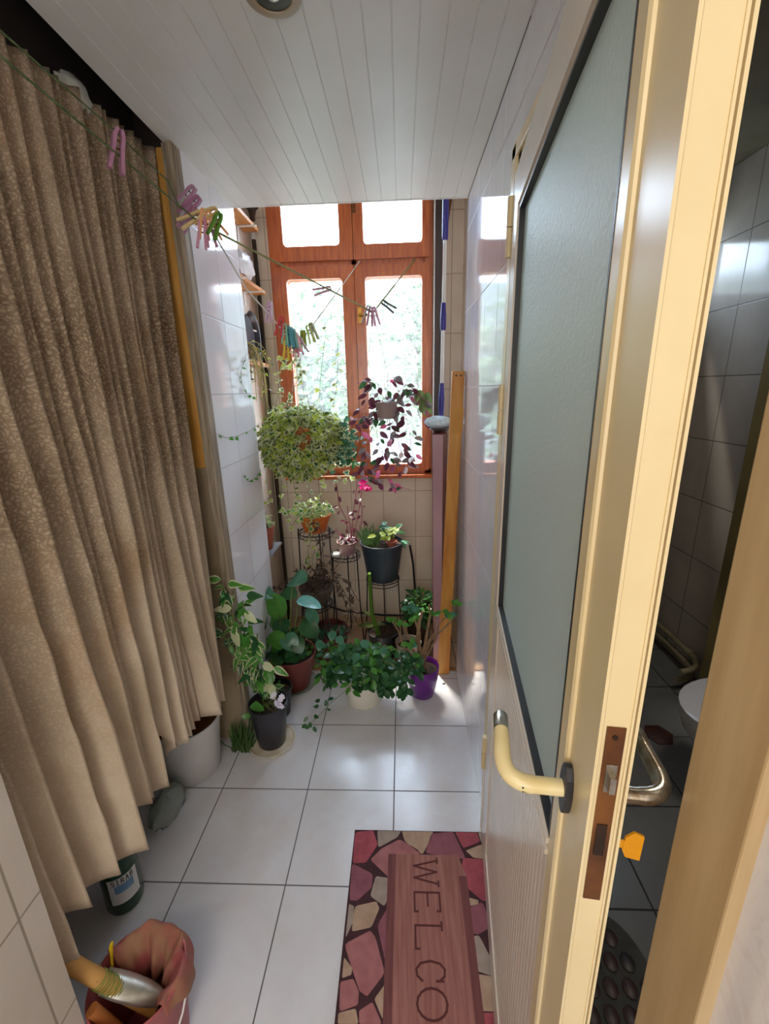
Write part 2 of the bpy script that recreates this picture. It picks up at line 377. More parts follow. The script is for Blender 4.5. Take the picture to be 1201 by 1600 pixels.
fr.build('frame', M_win, win, False, bevel=.004)
for (xa, xb, za, zb, ha, hb, hc, hd) in ((WX0+.03, -.247, 2.145, 2.57, -.615, -.317, 2.215, 2.52), (-.243, WX1-.02, 2.145, 2.57, -.19, .118, 2.215, 2.52),
                                          (WX0+.03, -.247, 1.005, 2.12, -.615, -.312, 1.045, 2.06), (-.243, WX1-.02, 1.005, 2.12, -.19, .118, 1.045, 2.06)):
    c = MB(); rrect_hole(c, xa, xb, za, zb, ha, hb, hc, hd, y0, y1); sh = c.build('sash', M_win, win, False)
    c = MB(); rrect_hole(c, ha-.012, hb+.012, hc-.012, hd+.012, ha+.001, hb-.001, hc+.001, hd-.001, y0+.012, y0+.02, .02)
    c.build('putty_line', M_white, sh, False)
    MB().box((ha-.01, YB-.005, hc-.01), (hb+.01, YB, hd+.01)).build('pane', M_pane, sh, False)
MB().box((WX0-.005, YB-.075, WZ0-.022), (WX1+.01, YB-.03, WZ0)).build('sill', M_win, win, False, bevel=.004)
c = MB(); c.tube([(-.222, YB-.045, 1.87), (-.222, YB-.07, 1.87), (-.17, YB-.075, 1.865)], [.008,.009,.006], 8).box((-.232, YB-.05, 1.83), (-.212, YB-.045, 1.91))
c.build('latch', plain('brass', (196,150,70), (160,116,48), .3, 20, metal=.8), win)
c = MB().box((-.243, YB-.052, 2.36), (-.225, YB-.045, 2.44)).tube([(-.234, YB-.055, 2.38), (-.234, YB-.055, 2.43)], .006, 6); c.build('bolt', M_rust, win)

# ------------------------------------------------------------------ doorway, door leaf
dj = MB()
dj.box((XR-.012, 1.10, 0), (XR+.06, 1.15, 1.985)).box((XR-.02, 1.125, 0), (XR-.012, 1.16, 1.985)).box((XR-.006, 1.15, 0), (XR, 1.175, 1.985))
dj.box((XR-.012, .30, 1.925), (XR+.06, 1.15, 1.985)).box((XR-.02, .30, 1.96), (XR-.012, 1.16, 1.99))
struct('trim_7', dj, M_cream, bevel=.002)
dj = MB().box((XR-.012, .262, 0), (XR+.1, .332, 1.99)).box((XR+.06, .332, 0), (XR+.1, .345, 1.99))
struct('trim_8', dj, M_arch, bevel=.002)
HX, HY = .250, 1.10; LX, LY = .164, .309
a_ = math.atan2(HX-LX, HY-LY); Ld = Vector((-math.sin(a_), -math.cos(a_), 0)); Ln = Vector((math.cos(a_), -math.sin(a_), 0)); Lz = Vector((0, 0, 1))
LL = math.hypot(HX-LX, HY-LY); HO = Vector((HX, HY, 0)); TH = .028; ZB, ZTP = .012, 1.915; GZ0, GZ1, GS0, GS1 = .945, 1.818, .11, .700
door = bpy.data.objects.new('door_1', None); C.objects.link(door); door.location = (HX, HY, 0); door['kind'] = 'structure'
def L(mb, a, b, mi=0): return mb.obox(HO, Ld, Ln, Lz, a, b, mi)
f = MB()
L(f, (.0, 0, ZB), (GS0, TH, ZTP)); L(f, (GS1, .0025, ZB), (LL, TH, ZTP)); L(f, (GS0, 0, GZ1), (GS1, TH, ZTP)); L(f, (GS0, 0, ZB), (GS1, TH, ZB+.09)); L(f, (GS0, 0, GZ0-.035), (GS1, TH, GZ0))
f.build('frame', M_creamw, door, False, bevel=.002)
f = MB(); L(f, (GS1, -.0005, ZB), (LL+.004, .0022, ZTP)); L(f, (LL-.001, TH, ZB), (LL+.003, TH+.0025, ZTP)); L(f, (LL-.0005, .0035, ZB), (LL+.0012, TH-.001, ZTP))
L(f, (LL-.0005, TH-.0035, ZB), (LL+.0025, TH-.0015, ZTP))
f.build('edge_strip', M_cream, door, False)
f = MB()
for s0 in (GS1+.034,):
    f.tube([HO + Ld*s0 + Lz*ZB, HO + Ld*s0 + Lz*ZTP], .005, 8)
f.build('moulding', M_cream, door)
g = MB(); L(g, (GS0-.004, .010, GZ0-.004), (GS1+.004, .016, GZ1+.004)); g.build('glass', M_frost, door, False)
g = MB()
for a, b in (((GS0, -.001, GZ0), (GS0+.005, .01, GZ1)), ((GS1-.004, -.001, GZ0), (GS1, .01, GZ1)), ((GS0, -.001, GZ1-.005), (GS1, .01, GZ1)), ((GS0, -.001, GZ0), (GS1, .01, GZ0+.004))): L(g, a, b)
g.build('gasket', M_blackpl, door, False)
g = MB()
for a, b in (((GS0-.006, -.004, GZ0-.030), (GS1-.001, 0, GZ0-.022)), ((GS0-.006, -.004, GZ0-.012), (GS1-.001, 0, GZ0-.004)), ((GS0-.012, -.004, GZ0-.03), (GS0-.006, 0, GZ1+.012)), ((GS0-.012, -.004, GZ1+.006), (GS1-.001, 0, GZ1+.012))): L(g, a, b)
g.build('glazing_bead', M_creamw, door, False)
g = MB(); L(g, (GS0, .006, ZB+.09), (GS1, .02, GZ0-.035)); n_ = 34
for i in range(n_):
    s0 = GS0 + (GS1-GS0)*i/n_; L(g, (s0+.002, .0035, ZB+.09), (s0+(GS1-GS0)/n_-.002, .006, GZ0-.035))
g.build('ribbed_panel', M_creamw, door, False)
for zc in (1.76, 1.36, .30):
    g = MB(); c0 = Vector((XR-.026, 1.118, zc))
    g.tube([c0, c0+Vector((0,0,.058))], .0085, 12).tube([c0+Vector((0,0,.061)), c0+Vector((0,0,.12))], .0085, 12); g.box((XR-.026, 1.1185, zc+.062), (XR-.011, 1.1215, zc+.12))
    g.build('hinge', M_cream, door)
# lock plate on the edge
E0 = HO + Ld*(LL+.0014)
g = MB(); g.obox(E0, Ln, Lz, Ld, (.0062, .997, 0), (.0215, 1.198, .0012)); fp = g.build('lock_plate', M_rust, door, False)
g = MB(); g.obox(E0, Ln, Lz, Ld, (.0095, 1.130, .0012), (.0185, 1.160, .0022)); g.obox(E0, Ln, Lz, Ld, (.0115, 1.135, .0022), (.0165, 1.152, .009)); g.build('latch_bolt', M_chrome, fp, False)
g = MB(); g.obox(E0, Ln, Lz, Ld, (.009, 1.055, .0012), (.018, 1.092, .002)); g.build('dead_bolt', M_rustdark, fp, False)
g = MB().tube([E0+Ln*.0135+Lz*1.188, E0+Ln*.0135+Lz*1.188+Ld*.0018], .0025, 8); g.build('screw', M_rustdark, fp)
ZH = 1.075; SH = .748
def lever(side):
    o = HO + Ld*SH + Lz*ZH + Ln*(0 if side < 0 else TH); nv = Ln*side
    g = MB(); 
    pts = arc((0,0,0), 1, 0, 2*PI, 20)[:-1]; ring = [o + Ld*(p.x*.0125) + Lz*(p.y*.031) for p in pts]
    g.add(ring + [q + nv*.008 for q in ring], [tuple(range(19,-1,-1)), tuple(range(20,40))] + [(i, (i+1)%20, 20+(i+1)%20, 20+i) for i in range(20)])
    pl = g.build('escutcheon', M_blackpl, door, False, bevel=.0015)
    lift = .012 if side < 0 else .004
    p0 = o + nv*.006; out = nv*.052
    body = [p0, p0 + nv*.03] + bez(p0 + nv*.034, p0 + nv*.062 + Lz*.002, p0 + nv*.060 - Ld*.028 + Lz*lift, 8) + [p0 + nv*.058 - Ld*.055 + Lz*(lift+.004)]
    end = [p0 + nv*.058 - Ld*.055 + Lz*(lift+.004), p0 + nv*.057 - Ld*.075 + Lz*(lift+.007), p0 + nv*.057 - Ld*.078 + Lz*(lift+.0075)]
    g = MB().tube(body, [.0085, .0085] + [.0092]*9 + [.0082], 14)
    if side < 0:
        hd = g.build('handle', plain('cream_worn_handle', (236,222,176), (226,206,150), .25, 14), door)
        MB().tube(end, [.0086, .0084, .006], 14).build('tip', M_chrome, hd)
        q = MB(); 
        for i in range(16):
            an = R.uniform(0, 2*PI); rr = R.uniform(0, .0045); c = p0 + nv*(.040+rr*math.cos(an)) + Ld*-.004
            q.ell(c + Lz*(rr*math.sin(an)) + Ld*.0118, (.0013, .0006, .001), 6, 4)
        q.build('worn_spot', M_rustdark, hd)
    else:
        g.tube(end, [.0082, .0084, .007], 14); g.build('handle', M_chrome, door)
lever(-1); lever(1)
# key on the bathroom side
ko = HO + Ld*(SH+.002) + Lz*1.012 + Ln*(TH+.003)
key = thing('key', ko, 'key with a yellow plastic head standing in the lock of the open door', 'key')
MB().tube([ko - Ln*.003, ko + Ln*.013], .0052, 12).build('lock_cylinder', M_rustdark, key)
k_ = MB(); k_.obox(ko, Ln, Lz, Ld, (.010, -.0055, -.001), (.03, .0045, .001)); k_.add([ko+Ln*x+Lz*z+Ld*d for d in (-.0016,.0016) for x, z in ((.026,-.007),(.030,-.017),(.045,-.020),(.046,.013),(.036,.017),(.028,.009))], [(5,4,3,2,1,0),(6,7,8,9,10,11)] + [(i,(i+1)%6,6+(i+1)%6,6+i) for i in range(6)])
k_.build('key_head', plain('yellow_plastic', (232,160,16), (224,148,10), .4, 10), key, False, bevel=.0006)

# ------------------------------------------------------------------ bathroom
BX = 1.50
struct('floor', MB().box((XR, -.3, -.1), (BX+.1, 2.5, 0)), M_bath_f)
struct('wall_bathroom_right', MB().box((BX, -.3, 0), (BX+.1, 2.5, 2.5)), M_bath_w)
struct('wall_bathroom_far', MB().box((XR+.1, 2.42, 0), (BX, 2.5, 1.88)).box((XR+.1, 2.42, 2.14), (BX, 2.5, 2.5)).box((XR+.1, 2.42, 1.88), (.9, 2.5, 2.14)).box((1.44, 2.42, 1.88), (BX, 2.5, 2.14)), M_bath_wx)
wb = bpy.data.objects.new('window_2', None); C.objects.link(wb); wb.location = (1.17, 2.44, 1.88); wb['kind'] = 'structure'
MB().box((.9,2.43,1.88),(1.44,2.46,1.895)).box((.9,2.43,2.125),(1.44,2.46,2.14)).box((.9,2.43,1.88),(.915,2.46,2.14)).box((1.425,2.43,1.88),(1.44,2.46,2.14)).box((1.16,2.43,1.88),(1.18,2.46,2.14)).build('frame', M_white, wb, False)
MB().box((.91,2.445,1.89),(1.43,2.449,2.13)).build('pane', M_pane, wb, False)
struct('wall_bathroom_left', MB().box((XR+.1, 1.2, 0), (XR+.13, 2.42, 2.5)), M_bath_w)
struct('wall_bathroom_near', MB().box((XR+.1, -.3, 0), (BX, -.2, .9)).box((XR+.1, -.3, .9), (BX, -.2, 2.5)), M_bath_wx)
struct('ceiling_bathroom', MB().box((XR+.1, -.3, 2.4), (BX, 2.42, 2.5)), plain('olive_plaster', (120,112,92), (106,98,80), .8, 5))
struct('wall_bathroom_pilaster', MB().box((1.36, 1.66, 0), (BX, 1.76, 2.4)), plain('olive_paint', (108,96,60), (92,82,50), .5, 6))
pp = []
for dz, dy in ((.135, 0), (.075, .02)):
    q = [(BX-.035, 2.40, dz), (BX-.035, 1.98+dy, dz), (BX-.04, 1.93+dy, dz-.004), (BX-.07, 1.88+dy, dz-.006), (BX-.12, 1.85+dy, dz-.006), (BX-.17, 1.84+dy, dz-.006)]
    pp.append(q)
pm = plain('painted_pipe', (150,142,118), (124,114,92), .35, 12)
for q, lb in zip(pp, ('painted water pipe low on the bathroom wall, the upper of two', 'painted water pipe low on the bathroom wall, the lower of two')):
    t = thing('water_pipe', q[0], lb, 'pipe', 'pipes along the bathroom wall')
    MB().tube(q, .014, 10).build('pipe', pm, t)
    MB().tube([Vector(q[1])+Vector((0,.02,0)), Vector(q[1])+Vector((0,-.012,0))], .019, 10).build('coupling', pm, t)
    MB().tube([Vector((BX-.035, 2.2, q[0][2])) + Vector((math.cos(a)*.017, 0, math.sin(a)*.017)) for a in [i*PI/6 for i in range(13)]], .003, 6).build('clamp', pm, t)
# toilet
tc_ = Vector((1.235, 1.28, -.045)); por = plain('white_porcelain', (206,208,214), (200,202,208), .12, 6)
t = thing('toilet', tc_, 'white porcelain toilet bowl on the dark bathroom floor', 'toilet')
def sup(z, ax, ay, dx=0, n=32): return [tc_ + Vector((dx + ax*math.cos(2*PI*i/n)*(1.0 if math.cos(2*PI*i/n) < 0 else .8), ay*math.sin(2*PI*i/n), z)) for i in range(n)]
def loft(mb, rings, mi=0, capb=True, capt=False):
    n = len(rings[0]); vs = [p for r_ in rings for p in r_]
    fs = [(i*n+j, i*n+(j+1)%n, (i+1)*n+(j+1)%n, (i+1)*n+j) for i in range(len(rings)-1) for j in range(n)]
    if capb: fs.append(tuple(range(n-1,-1,-1)))
    if capt: fs.append(tuple(range((len(rings)-1)*n, len(rings)*n)))
    mb.add(vs, fs, mi)
b = MB(); loft(b, [sup(0,.13,.11,.04), sup(.05,.13,.105,.04), sup(.15,.14,.10,.03), sup(.25,.2,.14,.01), sup(.34,.25,.175), sup(.385,.262,.185), sup(.40,.262,.185), sup(.402,.225,.15), sup(.385,.20,.13), sup(.30,.15,.10), sup(.22,.08,.06)], capt=True)
b.build('bowl', por, t)
b = MB(); loft(b, [sup(.403,.268,.19), sup(.425,.268,.19), sup(.428,.26,.182), sup(.428,.19,.118), sup(.418,.182,.11), sup(.403,.186,.114), sup(.403,.268,.19)], capb=False)
b.build('seat_ring', plain('seat_plastic', (196,198,206), None, .2), t)
MB().box((1.42,1.15,.25),(1.495,1.41,.68)).build('cistern', por, t, bevel=.02)
# drain cover thing, bath mat, dark items
tag(MB().lathe([(.0,.008),(.05,.008),(.06,.004),(.062,0)], (1.10,1.58,0), 6).build('floor_drain', plain('dark_red_cover', (72,34,26), (48,24,20), .5, 20), None), 'dark red angular cover lying on the bathroom floor beside the toilet', 'drain cover')
bm = MB(); cx, cy = .47, .60; RX, RY = .17, .31
pts = [(cx + RX*abs(math.cos(a))**.6*math.copysign(1, math.cos(a)), cy + RY*abs(math.sin(a))**.6*math.copysign(1, math.sin(a))) for a in [2*PI*i/40 for i in range(40)]]
bm.add([(x_, y_, 0.0) for x_, y_ in pts] + [(x_, y_, .008) for x_, y_ in pts], [tuple(range(40,80))] + [(i, (i+1)%40, 40+(i+1)%40, 40+i) for i in range(40)])
yy = cy - RY + .03; row = 0
while yy < cy + RY - .02:
    xx = cx - RX + .03 + (row % 2)*.022
    while xx < cx + RX - .02:
        if (abs((xx-cx)/RX))**3 + (abs((yy-cy)/RY))**3 < .86: bm.ell((xx + R.uniform(-.003,.003), yy, .009), (.019, .023, .006), 10, 5, mi=R.choice((1,1,2)))
        xx += .045
    yy += .052; row += 1
tag(bm.build('bath_mat', [plain('dark_mat', (62,62,60), (48,48,48), .7, 20), plain('maroon_pebble', (58,30,32), (40,22,24), .45, 20), plain('dark_pebble', (38,34,34), (28,26,26), .45, 20)], None), 'dark pebble-patterned bath mat on the bathroom floor behind the door edge', 'bath mat')
tag(MB().tube([(1.455,2.385,.0),(1.455,2.385,.30),(1.45,2.38,.42),(1.46,2.39,.46)], [.035,.03,.022,.012], 10).build('toilet_brush', M_blackpl, None), 'black brush standing in the far corner of the dark bathroom', 'brush')

# ------------------------------------------------------------------ recessed lamp
lc = Vector((-.234, 1.045, ZC))
t = thing('recessed_spotlight', lc, 'round recessed ceiling spotlight with a beige ring, switched off', 'ceiling light')
MB().lathe([(.034,-.004),(.036,-.008),(.046,-.0085),(.054,-.005),(.056,.0)], lc, 40).build('ring', plain('beige_ring', (168,146,116), (156,134,106), .35, 8), t)
MB().lathe([(.036,-.006),(.033,-.003),(.026,-.0015),(.024,-.001)], lc, 40).build('reflector', plain('dark_reflector', (52,44,30), (30,26,20), .3, 10, metal=.3), t)
MB().ell(lc + Vector((0,0,-.002)), (.015,.015,.009), 20, 10).build('bulb', plain('bulb_glass', (214,214,208), None, .08, metal=.5), t)

# ------------------------------------------------------------------ curtain
cb = MB(); NU, NV = 560, 70; cb.uv = []
def hem(s_): # height of the lower edge along the curtain (0 near .. 1 far)
    ks = [(0,.34),(.085,.34),(.09,.42),(.16,.39),(.26,.385),(.32,.40),(.34,.46),(.43,.42),(.48,.43),(.50,.56),(.515,.54),(.54,.44),(.58,.46),(.75,.43),(.88,.39),(1,.35)]
    for (a, b_), (c_, d_) in zip(ks, ks[1:]):
        if s_ <= c_: return b_ + (d_-b_)*(s_-a)/(c_-a)
    return ks[-1][1]
rc = random.Random(17)
ridges = []; q_ = .01
while q_ < 1.0:
    ridges.append((q_, rc.uniform(.55, 1.0), rc.uniform(.006, .012), rc.uniform(-.014, .014), rc.uniform(.75, 1))); q_ += rc.uniform(.026, .075)*(1.1 if q_ < .5 else .8)
ridges[-1] = (.995, .8, .012, 0, 1)
def fold(s_, v):
    z_ = 0
    for c_, a_m, w_, dr, fade in ridges:
        d = s_ - c_ - dr*v; wl = w_*(1+1.2*v); wr = w_*(.35+.3*v)
        e = abs(d)/(wl if d < 0 else wr)
        if e < 6: z_ += a_m*(fade + (1-fade)*abs(math.sin(2.2*v + c_*20)))*math.exp(-e**.95)
    amp = .034 + .048*v
    return amp*z_ + .006*math.sin(s_*70 + 2*v)*(1-v) + .014*v*math.sin(s_*23+1)
ARC = [0]
for i in range(NU): ARC.append(ARC[-1] + math.hypot(1.0/NU, fold((i+1)/NU, .6) - fold(i/NU, .6)))
for j in range(NV+1):
    v = j/NV
    for i in range(NU+1):
        s_ = i/NU
        yt = .50 + 1.035*s_; yb = .53 + .875*s_
        y = yt + (yb-yt)*v**.7
        zt = 2.085 + .115*s_; zb = hem(s_)
        x = -.765 + fold(s_, v) + .035*v*math.sin(PI*min(1, s_*1.1)) + .01*math.sin(v*5 + s_*11)*v
        cb.v.append(Vector((x, y, zt - (zt-zb)*v))); cb.uv.append((ARC[i], 1.9 - 1.9*v))
cb.f = [(j*(NU+1)+i, j*(NU+1)+i+1, (j+1)*(NU+1)+i+1, (j+1)*(NU+1)+i) for j in range(NV) for i in range(NU)]; cb.mi = [0]*len(cb.f)
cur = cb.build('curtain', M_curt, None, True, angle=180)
tag(cur, 'long beige and brown patterned curtain hanging in folds along the left side', 'curtain')
sm = cur.modifiers.new('thick', 'SOLIDIFY'); sm.thickness = .0012
# white knotted cloth lying over the curtain top
tag(MB().ell((-.765, 1.22, 2.165), (.026,.055,.035), 16, 10, jit=.12).build('plastic_bag', plain('white_bag', (190,190,180), (168,168,156), .4, 30), None), 'small crumpled white bag sitting on top of the curtain', 'bag')

# ------------------------------------------------------------------ clotheslines
M_cord_g = plain('green_cord', (104,120,70), (70,90,52), .7, 60); M_cord_y = plain('yellow_green_cord', (150,150,90), (120,124,72), .7, 60); M_cord_w = plain('white_cord', (206,204,196), None, .7)
P0 = Vector((-.70, .35, 2.07)); P1 = at(288, 328, y=1.40); P2 = at(330, 358, y=1.52); N1 = at(583, 488, y=2.30); H1 = Vector(at(648, 405, y=YB-.05)); N2 = at(462, 543, y=2.16); H2 = Vector(at(562, 408, y=YB-.05))
PA = at(385, 452, y=1.80); PB = at(480, 520, y=2.22)
ls = []
def line(nm, pts, r, mt, lb, sg=.0):
    q = []
    for a, b in zip(pts, pts[1:]): q += sag(a, b, sg, 6)[:-1]
    q.append(Vector(pts[-1])); return tag(MB().tube(q, r, 6).build(nm, mt, None), lb, 'clothesline')
line('clothesline', [P0, P1, P2], .0022, M_cord_g, 'green cord running along the top of the curtain to the cluster of pegs', .004)
line('clothesline', [P0 + Vector((-.02,0,.045)), at(180, 205, x=-.69), at(262, 282, x=-.68), P1 + Vector((-.01,.0,.0))], .002, M_cord_g, 'thin green cord just below the curtain top, above the peg line', .002)
line('clothesline', [P2, N1, H1], .0034, M_cord_y, 'yellow-green cord crossing to the right window sash and its purple plant')
line('clothesline', [P2, PA, at(428, 500, y=2.05), N2, PB, H2], .003, M_cord_w, 'pale cord sloping past the coloured pegs to the window mullion')
def line_pt(a, b, t): return Vector(a).lerp(Vector(b), t)
def make_peg(col, lb, grp):
    t = thing('clothespin', (0,0,0), lb, 'clothespin', grp)
    mt = plain('peg_%d_%d_%d' % col, col, None, .45)
    for s_ in (-1, 1):
        g = MB(); w_ = .006
        ps = [(s_*.0006, 0), (s_*.004, -.012), (s_*.0035, -.028), (s_*.0075, -.068)]
        vs = []
        for x_, z_ in ps: vs += [(x_, -w_, z_), (x_, w_, z_), (x_+s_*.0058, w_, z_), (x_+s_*.0058, -w_, z_)]
        fs = [(0,1,2,3),(15,14,13,12)]
        for i in range(3): fs += [(i*4+k_, (i+1)*4+k_, (i+1)*4+(k_+1)%4, i*4+(k_+1)%4) for k_ in range(4)]
        g.add(vs, fs); g.build('jaw', mt, t, False)
    MB().tube(arc((0,0,-.024), .0068, 0, 2*PI, 12, (1,0,0), (0,0,1)), .0016, 6).build('spring', M_rust, t)
    return t
def peg(p, col, lb, grp, tilt=(0,0), rz=None, sc=1):
    t = make_peg(col, lb, grp); t.location = p; t.scale = (sc*1.25,)*3
    t.rotation_euler = (tilt[0], tilt[1], R.uniform(-.9,.9) if rz is None else rz); return t
MAU, PNK, ORA, BEI, GRN, RED, TEA, YEL, OLV, DRK = (176,124,150), (206,140,160), (232,160,104), (214,182,120), (96,148,48), (200,44,60), (60,140,140), (226,200,40), (150,160,60), (50,56,50)
g1 = 'pegs bunched where the cords cross'
peg(at(186, 203, x=-.63), MAU, 'single mauve peg hanging alone in front of the curtain', 'pegs', (0,.25), .9, 1.05)
for i, (u, v, c_, tl, rz, lb) in enumerate([
    (304, 292, MAU, (.3, .95), .2, 'mauve peg at the top of the bunch by the pillar'), (312, 308, (168,104,138), (.2, 1.0), .1, 'darker mauve peg under the top one in the bunch by the pillar'),
    (304, 322, MAU, (0, .8), -.2, 'lowest of the mauve pegs at the left of the bunch'), (318, 326, ORA, (.1, .1), .5, 'orange peg hanging straight in the bunch by the pillar'),
    (322, 330, ORA, (0, -.6), .2, 'orange peg tilted to the right in the bunch by the pillar'), (318, 332, BEI, (0, 1.1), .3, 'beige peg tilted left below the mauve pegs'),
    (340, 328, BEI, (0, 1.3), .0, 'beige peg next to the green one'), (343, 350, (226,200,150), (.0, 1.9), -.2, 'pale beige peg lying across in front of the green peg'),
    (316, 342, PNK, (0, .15), .3, 'pink peg hanging lowest in the bunch by the pillar'), (322, 338, (198,132,158), (0, -.1), .4, 'second pink peg beside the lowest one'),
    (343, 333, GRN, (0, .5), 1.0, 'single green peg at the right end of the bunch')]):
    peg(at(u, v, y=1.46), c_, lb, g1, tl, rz, .95)
g2 = 'coloured pegs on the pale cord above the ivy'
for u, v, y_, c_, tl, lb in [(421, 471, 2.0, (196,160,180), .15, 'pale mauve peg to the left of the red one'), (440, 495, 2.04, RED, .3, 'red peg on the pale cord'),
    (444, 505, 2.05, (120,190,150), .05, 'mint peg next to the red one'), (449, 508, 2.06, TEA, .0, 'first teal peg right of the mint peg'), (453, 511, 2.07, (90,170,190), .0, 'light blue peg among the teal ones'),
    (457, 514, 2.08, (90,140,120), -.1, 'grey-green peg at the right of the teal ones'), (447, 532, 2.1, YEL, .1, 'yellow peg below the teal pegs'),
    (461, 520, 2.1, (200,130,130), -.15, 'rosy peg just right of the grey-green one'), (464, 525, 2.12, (170,120,140), -.45, 'mauve peg tilted right by the knot'),
    (463, 528, 2.13, PNK, .1, 'pink peg by the knot above the ivy'), (473, 516, 2.2, OLV, .05, 'olive peg, leftmost of three on the rising cord'),
    (480, 508, 2.22, (170,176,70), -.25, 'olive peg, middle of three on the rising cord'), (485, 505, 2.23, (140,140,80), -.35, 'olive peg, rightmost of three on the rising cord')]:
    peg(at(u, v, y=y_), c_, lb, g2, (0, tl), R.uniform(-.5,.5))
g3 = 'pegs on the yellow-green cord'
peg(at(517, 450, y=2.20), (190,128,140), 'dusty pink peg alone in front of the left window pane', g3, (0, 1.35), .1)
peg(at(579, 480, y=2.28), (170,90,120), 'dark pink peg on the knot above the purple plant', g3, (0, .1), .2)
peg(at(583, 480, y=2.27), (206,140,170), 'light pink peg on the knot above the purple plant', g3, (0, -.25), -.3)
peg(at(595, 470, y=2.38), DRK, 'dark green peg in front of the right window pane', g3, (0, -1.0), .2)
peg(at(576, 478, y=2.31), (150,150,150), 'grey peg behind the pink ones on the knot', g3, (0, .3), .2)

# ------------------------------------------------------------------ plant helpers
def pot_profile(rb, rt, h, lip=.008, th=.004, soil=.02):
    return [(rb*.96,0),(rb,.004),(rt-.004,h-lip*1.6),(rt,h-lip*1.5),(rt+.002,h-.001),(rt,h),(rt-th,h),(rt-th-.001,h-soil),(rb*.9,h-soil-.004)]
def make_pot(parent, c, rb, rt, h, mt, name='pot', soil=.02, tilt=None, lip=.008, n=36, soilm=None):
    MB().lathe(pot_profile(rb, rt, h, lip, soil=soil), c, n, tilt=tilt).build(name, mt, parent)
    s_ = MB(); prof = [(rt-.0055, h-soil+.001), (rt*.6, h-soil+.004), (rt*.3, h-soil+.007), (0.0001, h-soil+.006)]
    s_.lathe(prof, c, 24, tilt=tilt); s_.v = [v + Vector((0,0,R.uniform(-.002,.002))) for v in s_.v]; s_.build('soil', soilm or M_soil, parent)
def rdir(a, e): return Vector((math.cos(a)*math.cos(e), math.sin(a)*math.cos(e), math.sin(e)))
L_dg = leafm('dark_green_leaf', (38,80,46), (56,104,58), .22, .28); L_mg = leafm('mid_green_leaf', (76,138,56), (98,162,70), .35, .28); L_yg = leafm('yellow_green_leaf', (172,190,72), (196,208,96), .5)
L_cr = leafm('cream_leaf', (226,228,188), (208,214,164), .45); L_og = leafm('olive_leaf', (92,108,60), (116,132,74), .4); L_bg = leafm('blue_green_leaf', (66,118,92), (88,144,114), .25, .2)
L_pu = leafm('purple_leaf', (76,34,48), (102,50,62), .35); L_pg = leafm('grey_purple_leaf', (104,98,92), (124,106,108), .35); L_pk = leafm('pink_leaf', (190,96,124), (160,70,96), .5); L_mag = leafm('magenta_leaf', (224,30,130), (206,20,110), .5)
L_dr = leafm('dry_leaf', (88,66,52), (62,46,38), .25, .7); L_grass = leafm('grass_blade', (64,96,50), (88,116,60), .3); L_rust = leafm('rusty_leaf', (180,120,60), (150,80,44), .4)

def vine(stems, leaves, pts, n, size, mats, shape='ivy', edge=None, r=.0012, spread=1.0, up=(0,-.3,1), rnd=R, droop=.2):
    """a thin stem along pts with n leaves on short stalks"""
    stems.tube(pts, r, 5)
    k = len(pts)-1
    for i in range(n):
        t = (i+rnd.uniform(.1,.9))/n*k; j = min(int(t), k-1); p = pts[j].lerp(pts[j+1], t-j)
        an = rnd.uniform(0, 2*PI); dd = Vector((math.cos(an), math.sin(an)*.7 - .25, rnd.uniform(-.7,.4)))*spread
        q = p + nrm(dd)*size*.35; stems.tube([p, q], r*.7, 4, caps=False)
        L_ = size*rnd.uniform(.65,1.15); leaves.leaf(q, dd + Vector((0,0,-.35)), Vector(up) + Vector((rnd.uniform(-.6,.6), rnd.uniform(-.8,.2), rnd.uniform(-.3,.3))), L_, L_*.9 if shape == 'ivy' else L_*.5, shape, rnd.choice(mats), edge, droop)

# ------------------------------------------------------------------ hanging ivy ball
cI = Vector(at(472, 690, y=2.24)); RI = Vector((.225, .17, .185))
t = thing('hanging_ivy', cI, 'big round hanging ivy with cream-edged leaves in front of the left window sash', 'plant')
make_pot(t, cI + Vector((0,0,-.06)), .06, .085, .11, M_redbrown, n=24)
lv, st = MB(), MB()
rI = random.Random(3)
for i in range(2300):
    z = rI.uniform(-1, 1); a = rI.uniform(0, 2*PI); rr = math.sqrt(1-z*z)
    k_ = rI.uniform(.70, 1.04) + .07*math.sin(a*3+z*4) ; d = Vector((rr*math.cos(a), rr*math.sin(a), z))
    p = cI + Vector((d.x*RI.x, d.y*RI.y, d.z*RI.z))*k_
    if p.x < -.782: continue
    if d.z < -.2: p.x += (.02 if d.x < 0 else -.02)*abs(d.z)
    dirn = d*.5 + Vector((rI.uniform(-.8,.8), rI.uniform(-.8,.4), rI.uniform(-1.1,.3)))
    Lf = rI.uniform(.026, .044); mi = rI.choice((0,0,0,1,2,2)); lv.leaf(p, dirn, d + Vector((0,-.4,.5)), Lf, Lf*.8, 'ivy', mi, 3 if rI.random() < .6 else 2, .3)
for i in range(10): 
    p = cI + Vector((rI.uniform(.02,.08), -.16, rI.uniform(-.02,.08))); lv.leaf(p, (rI.uniform(-1,1), -.5, rI.uniform(-.6,.6)), (0,-1,.3), .035, .03, 'ivy', 4)
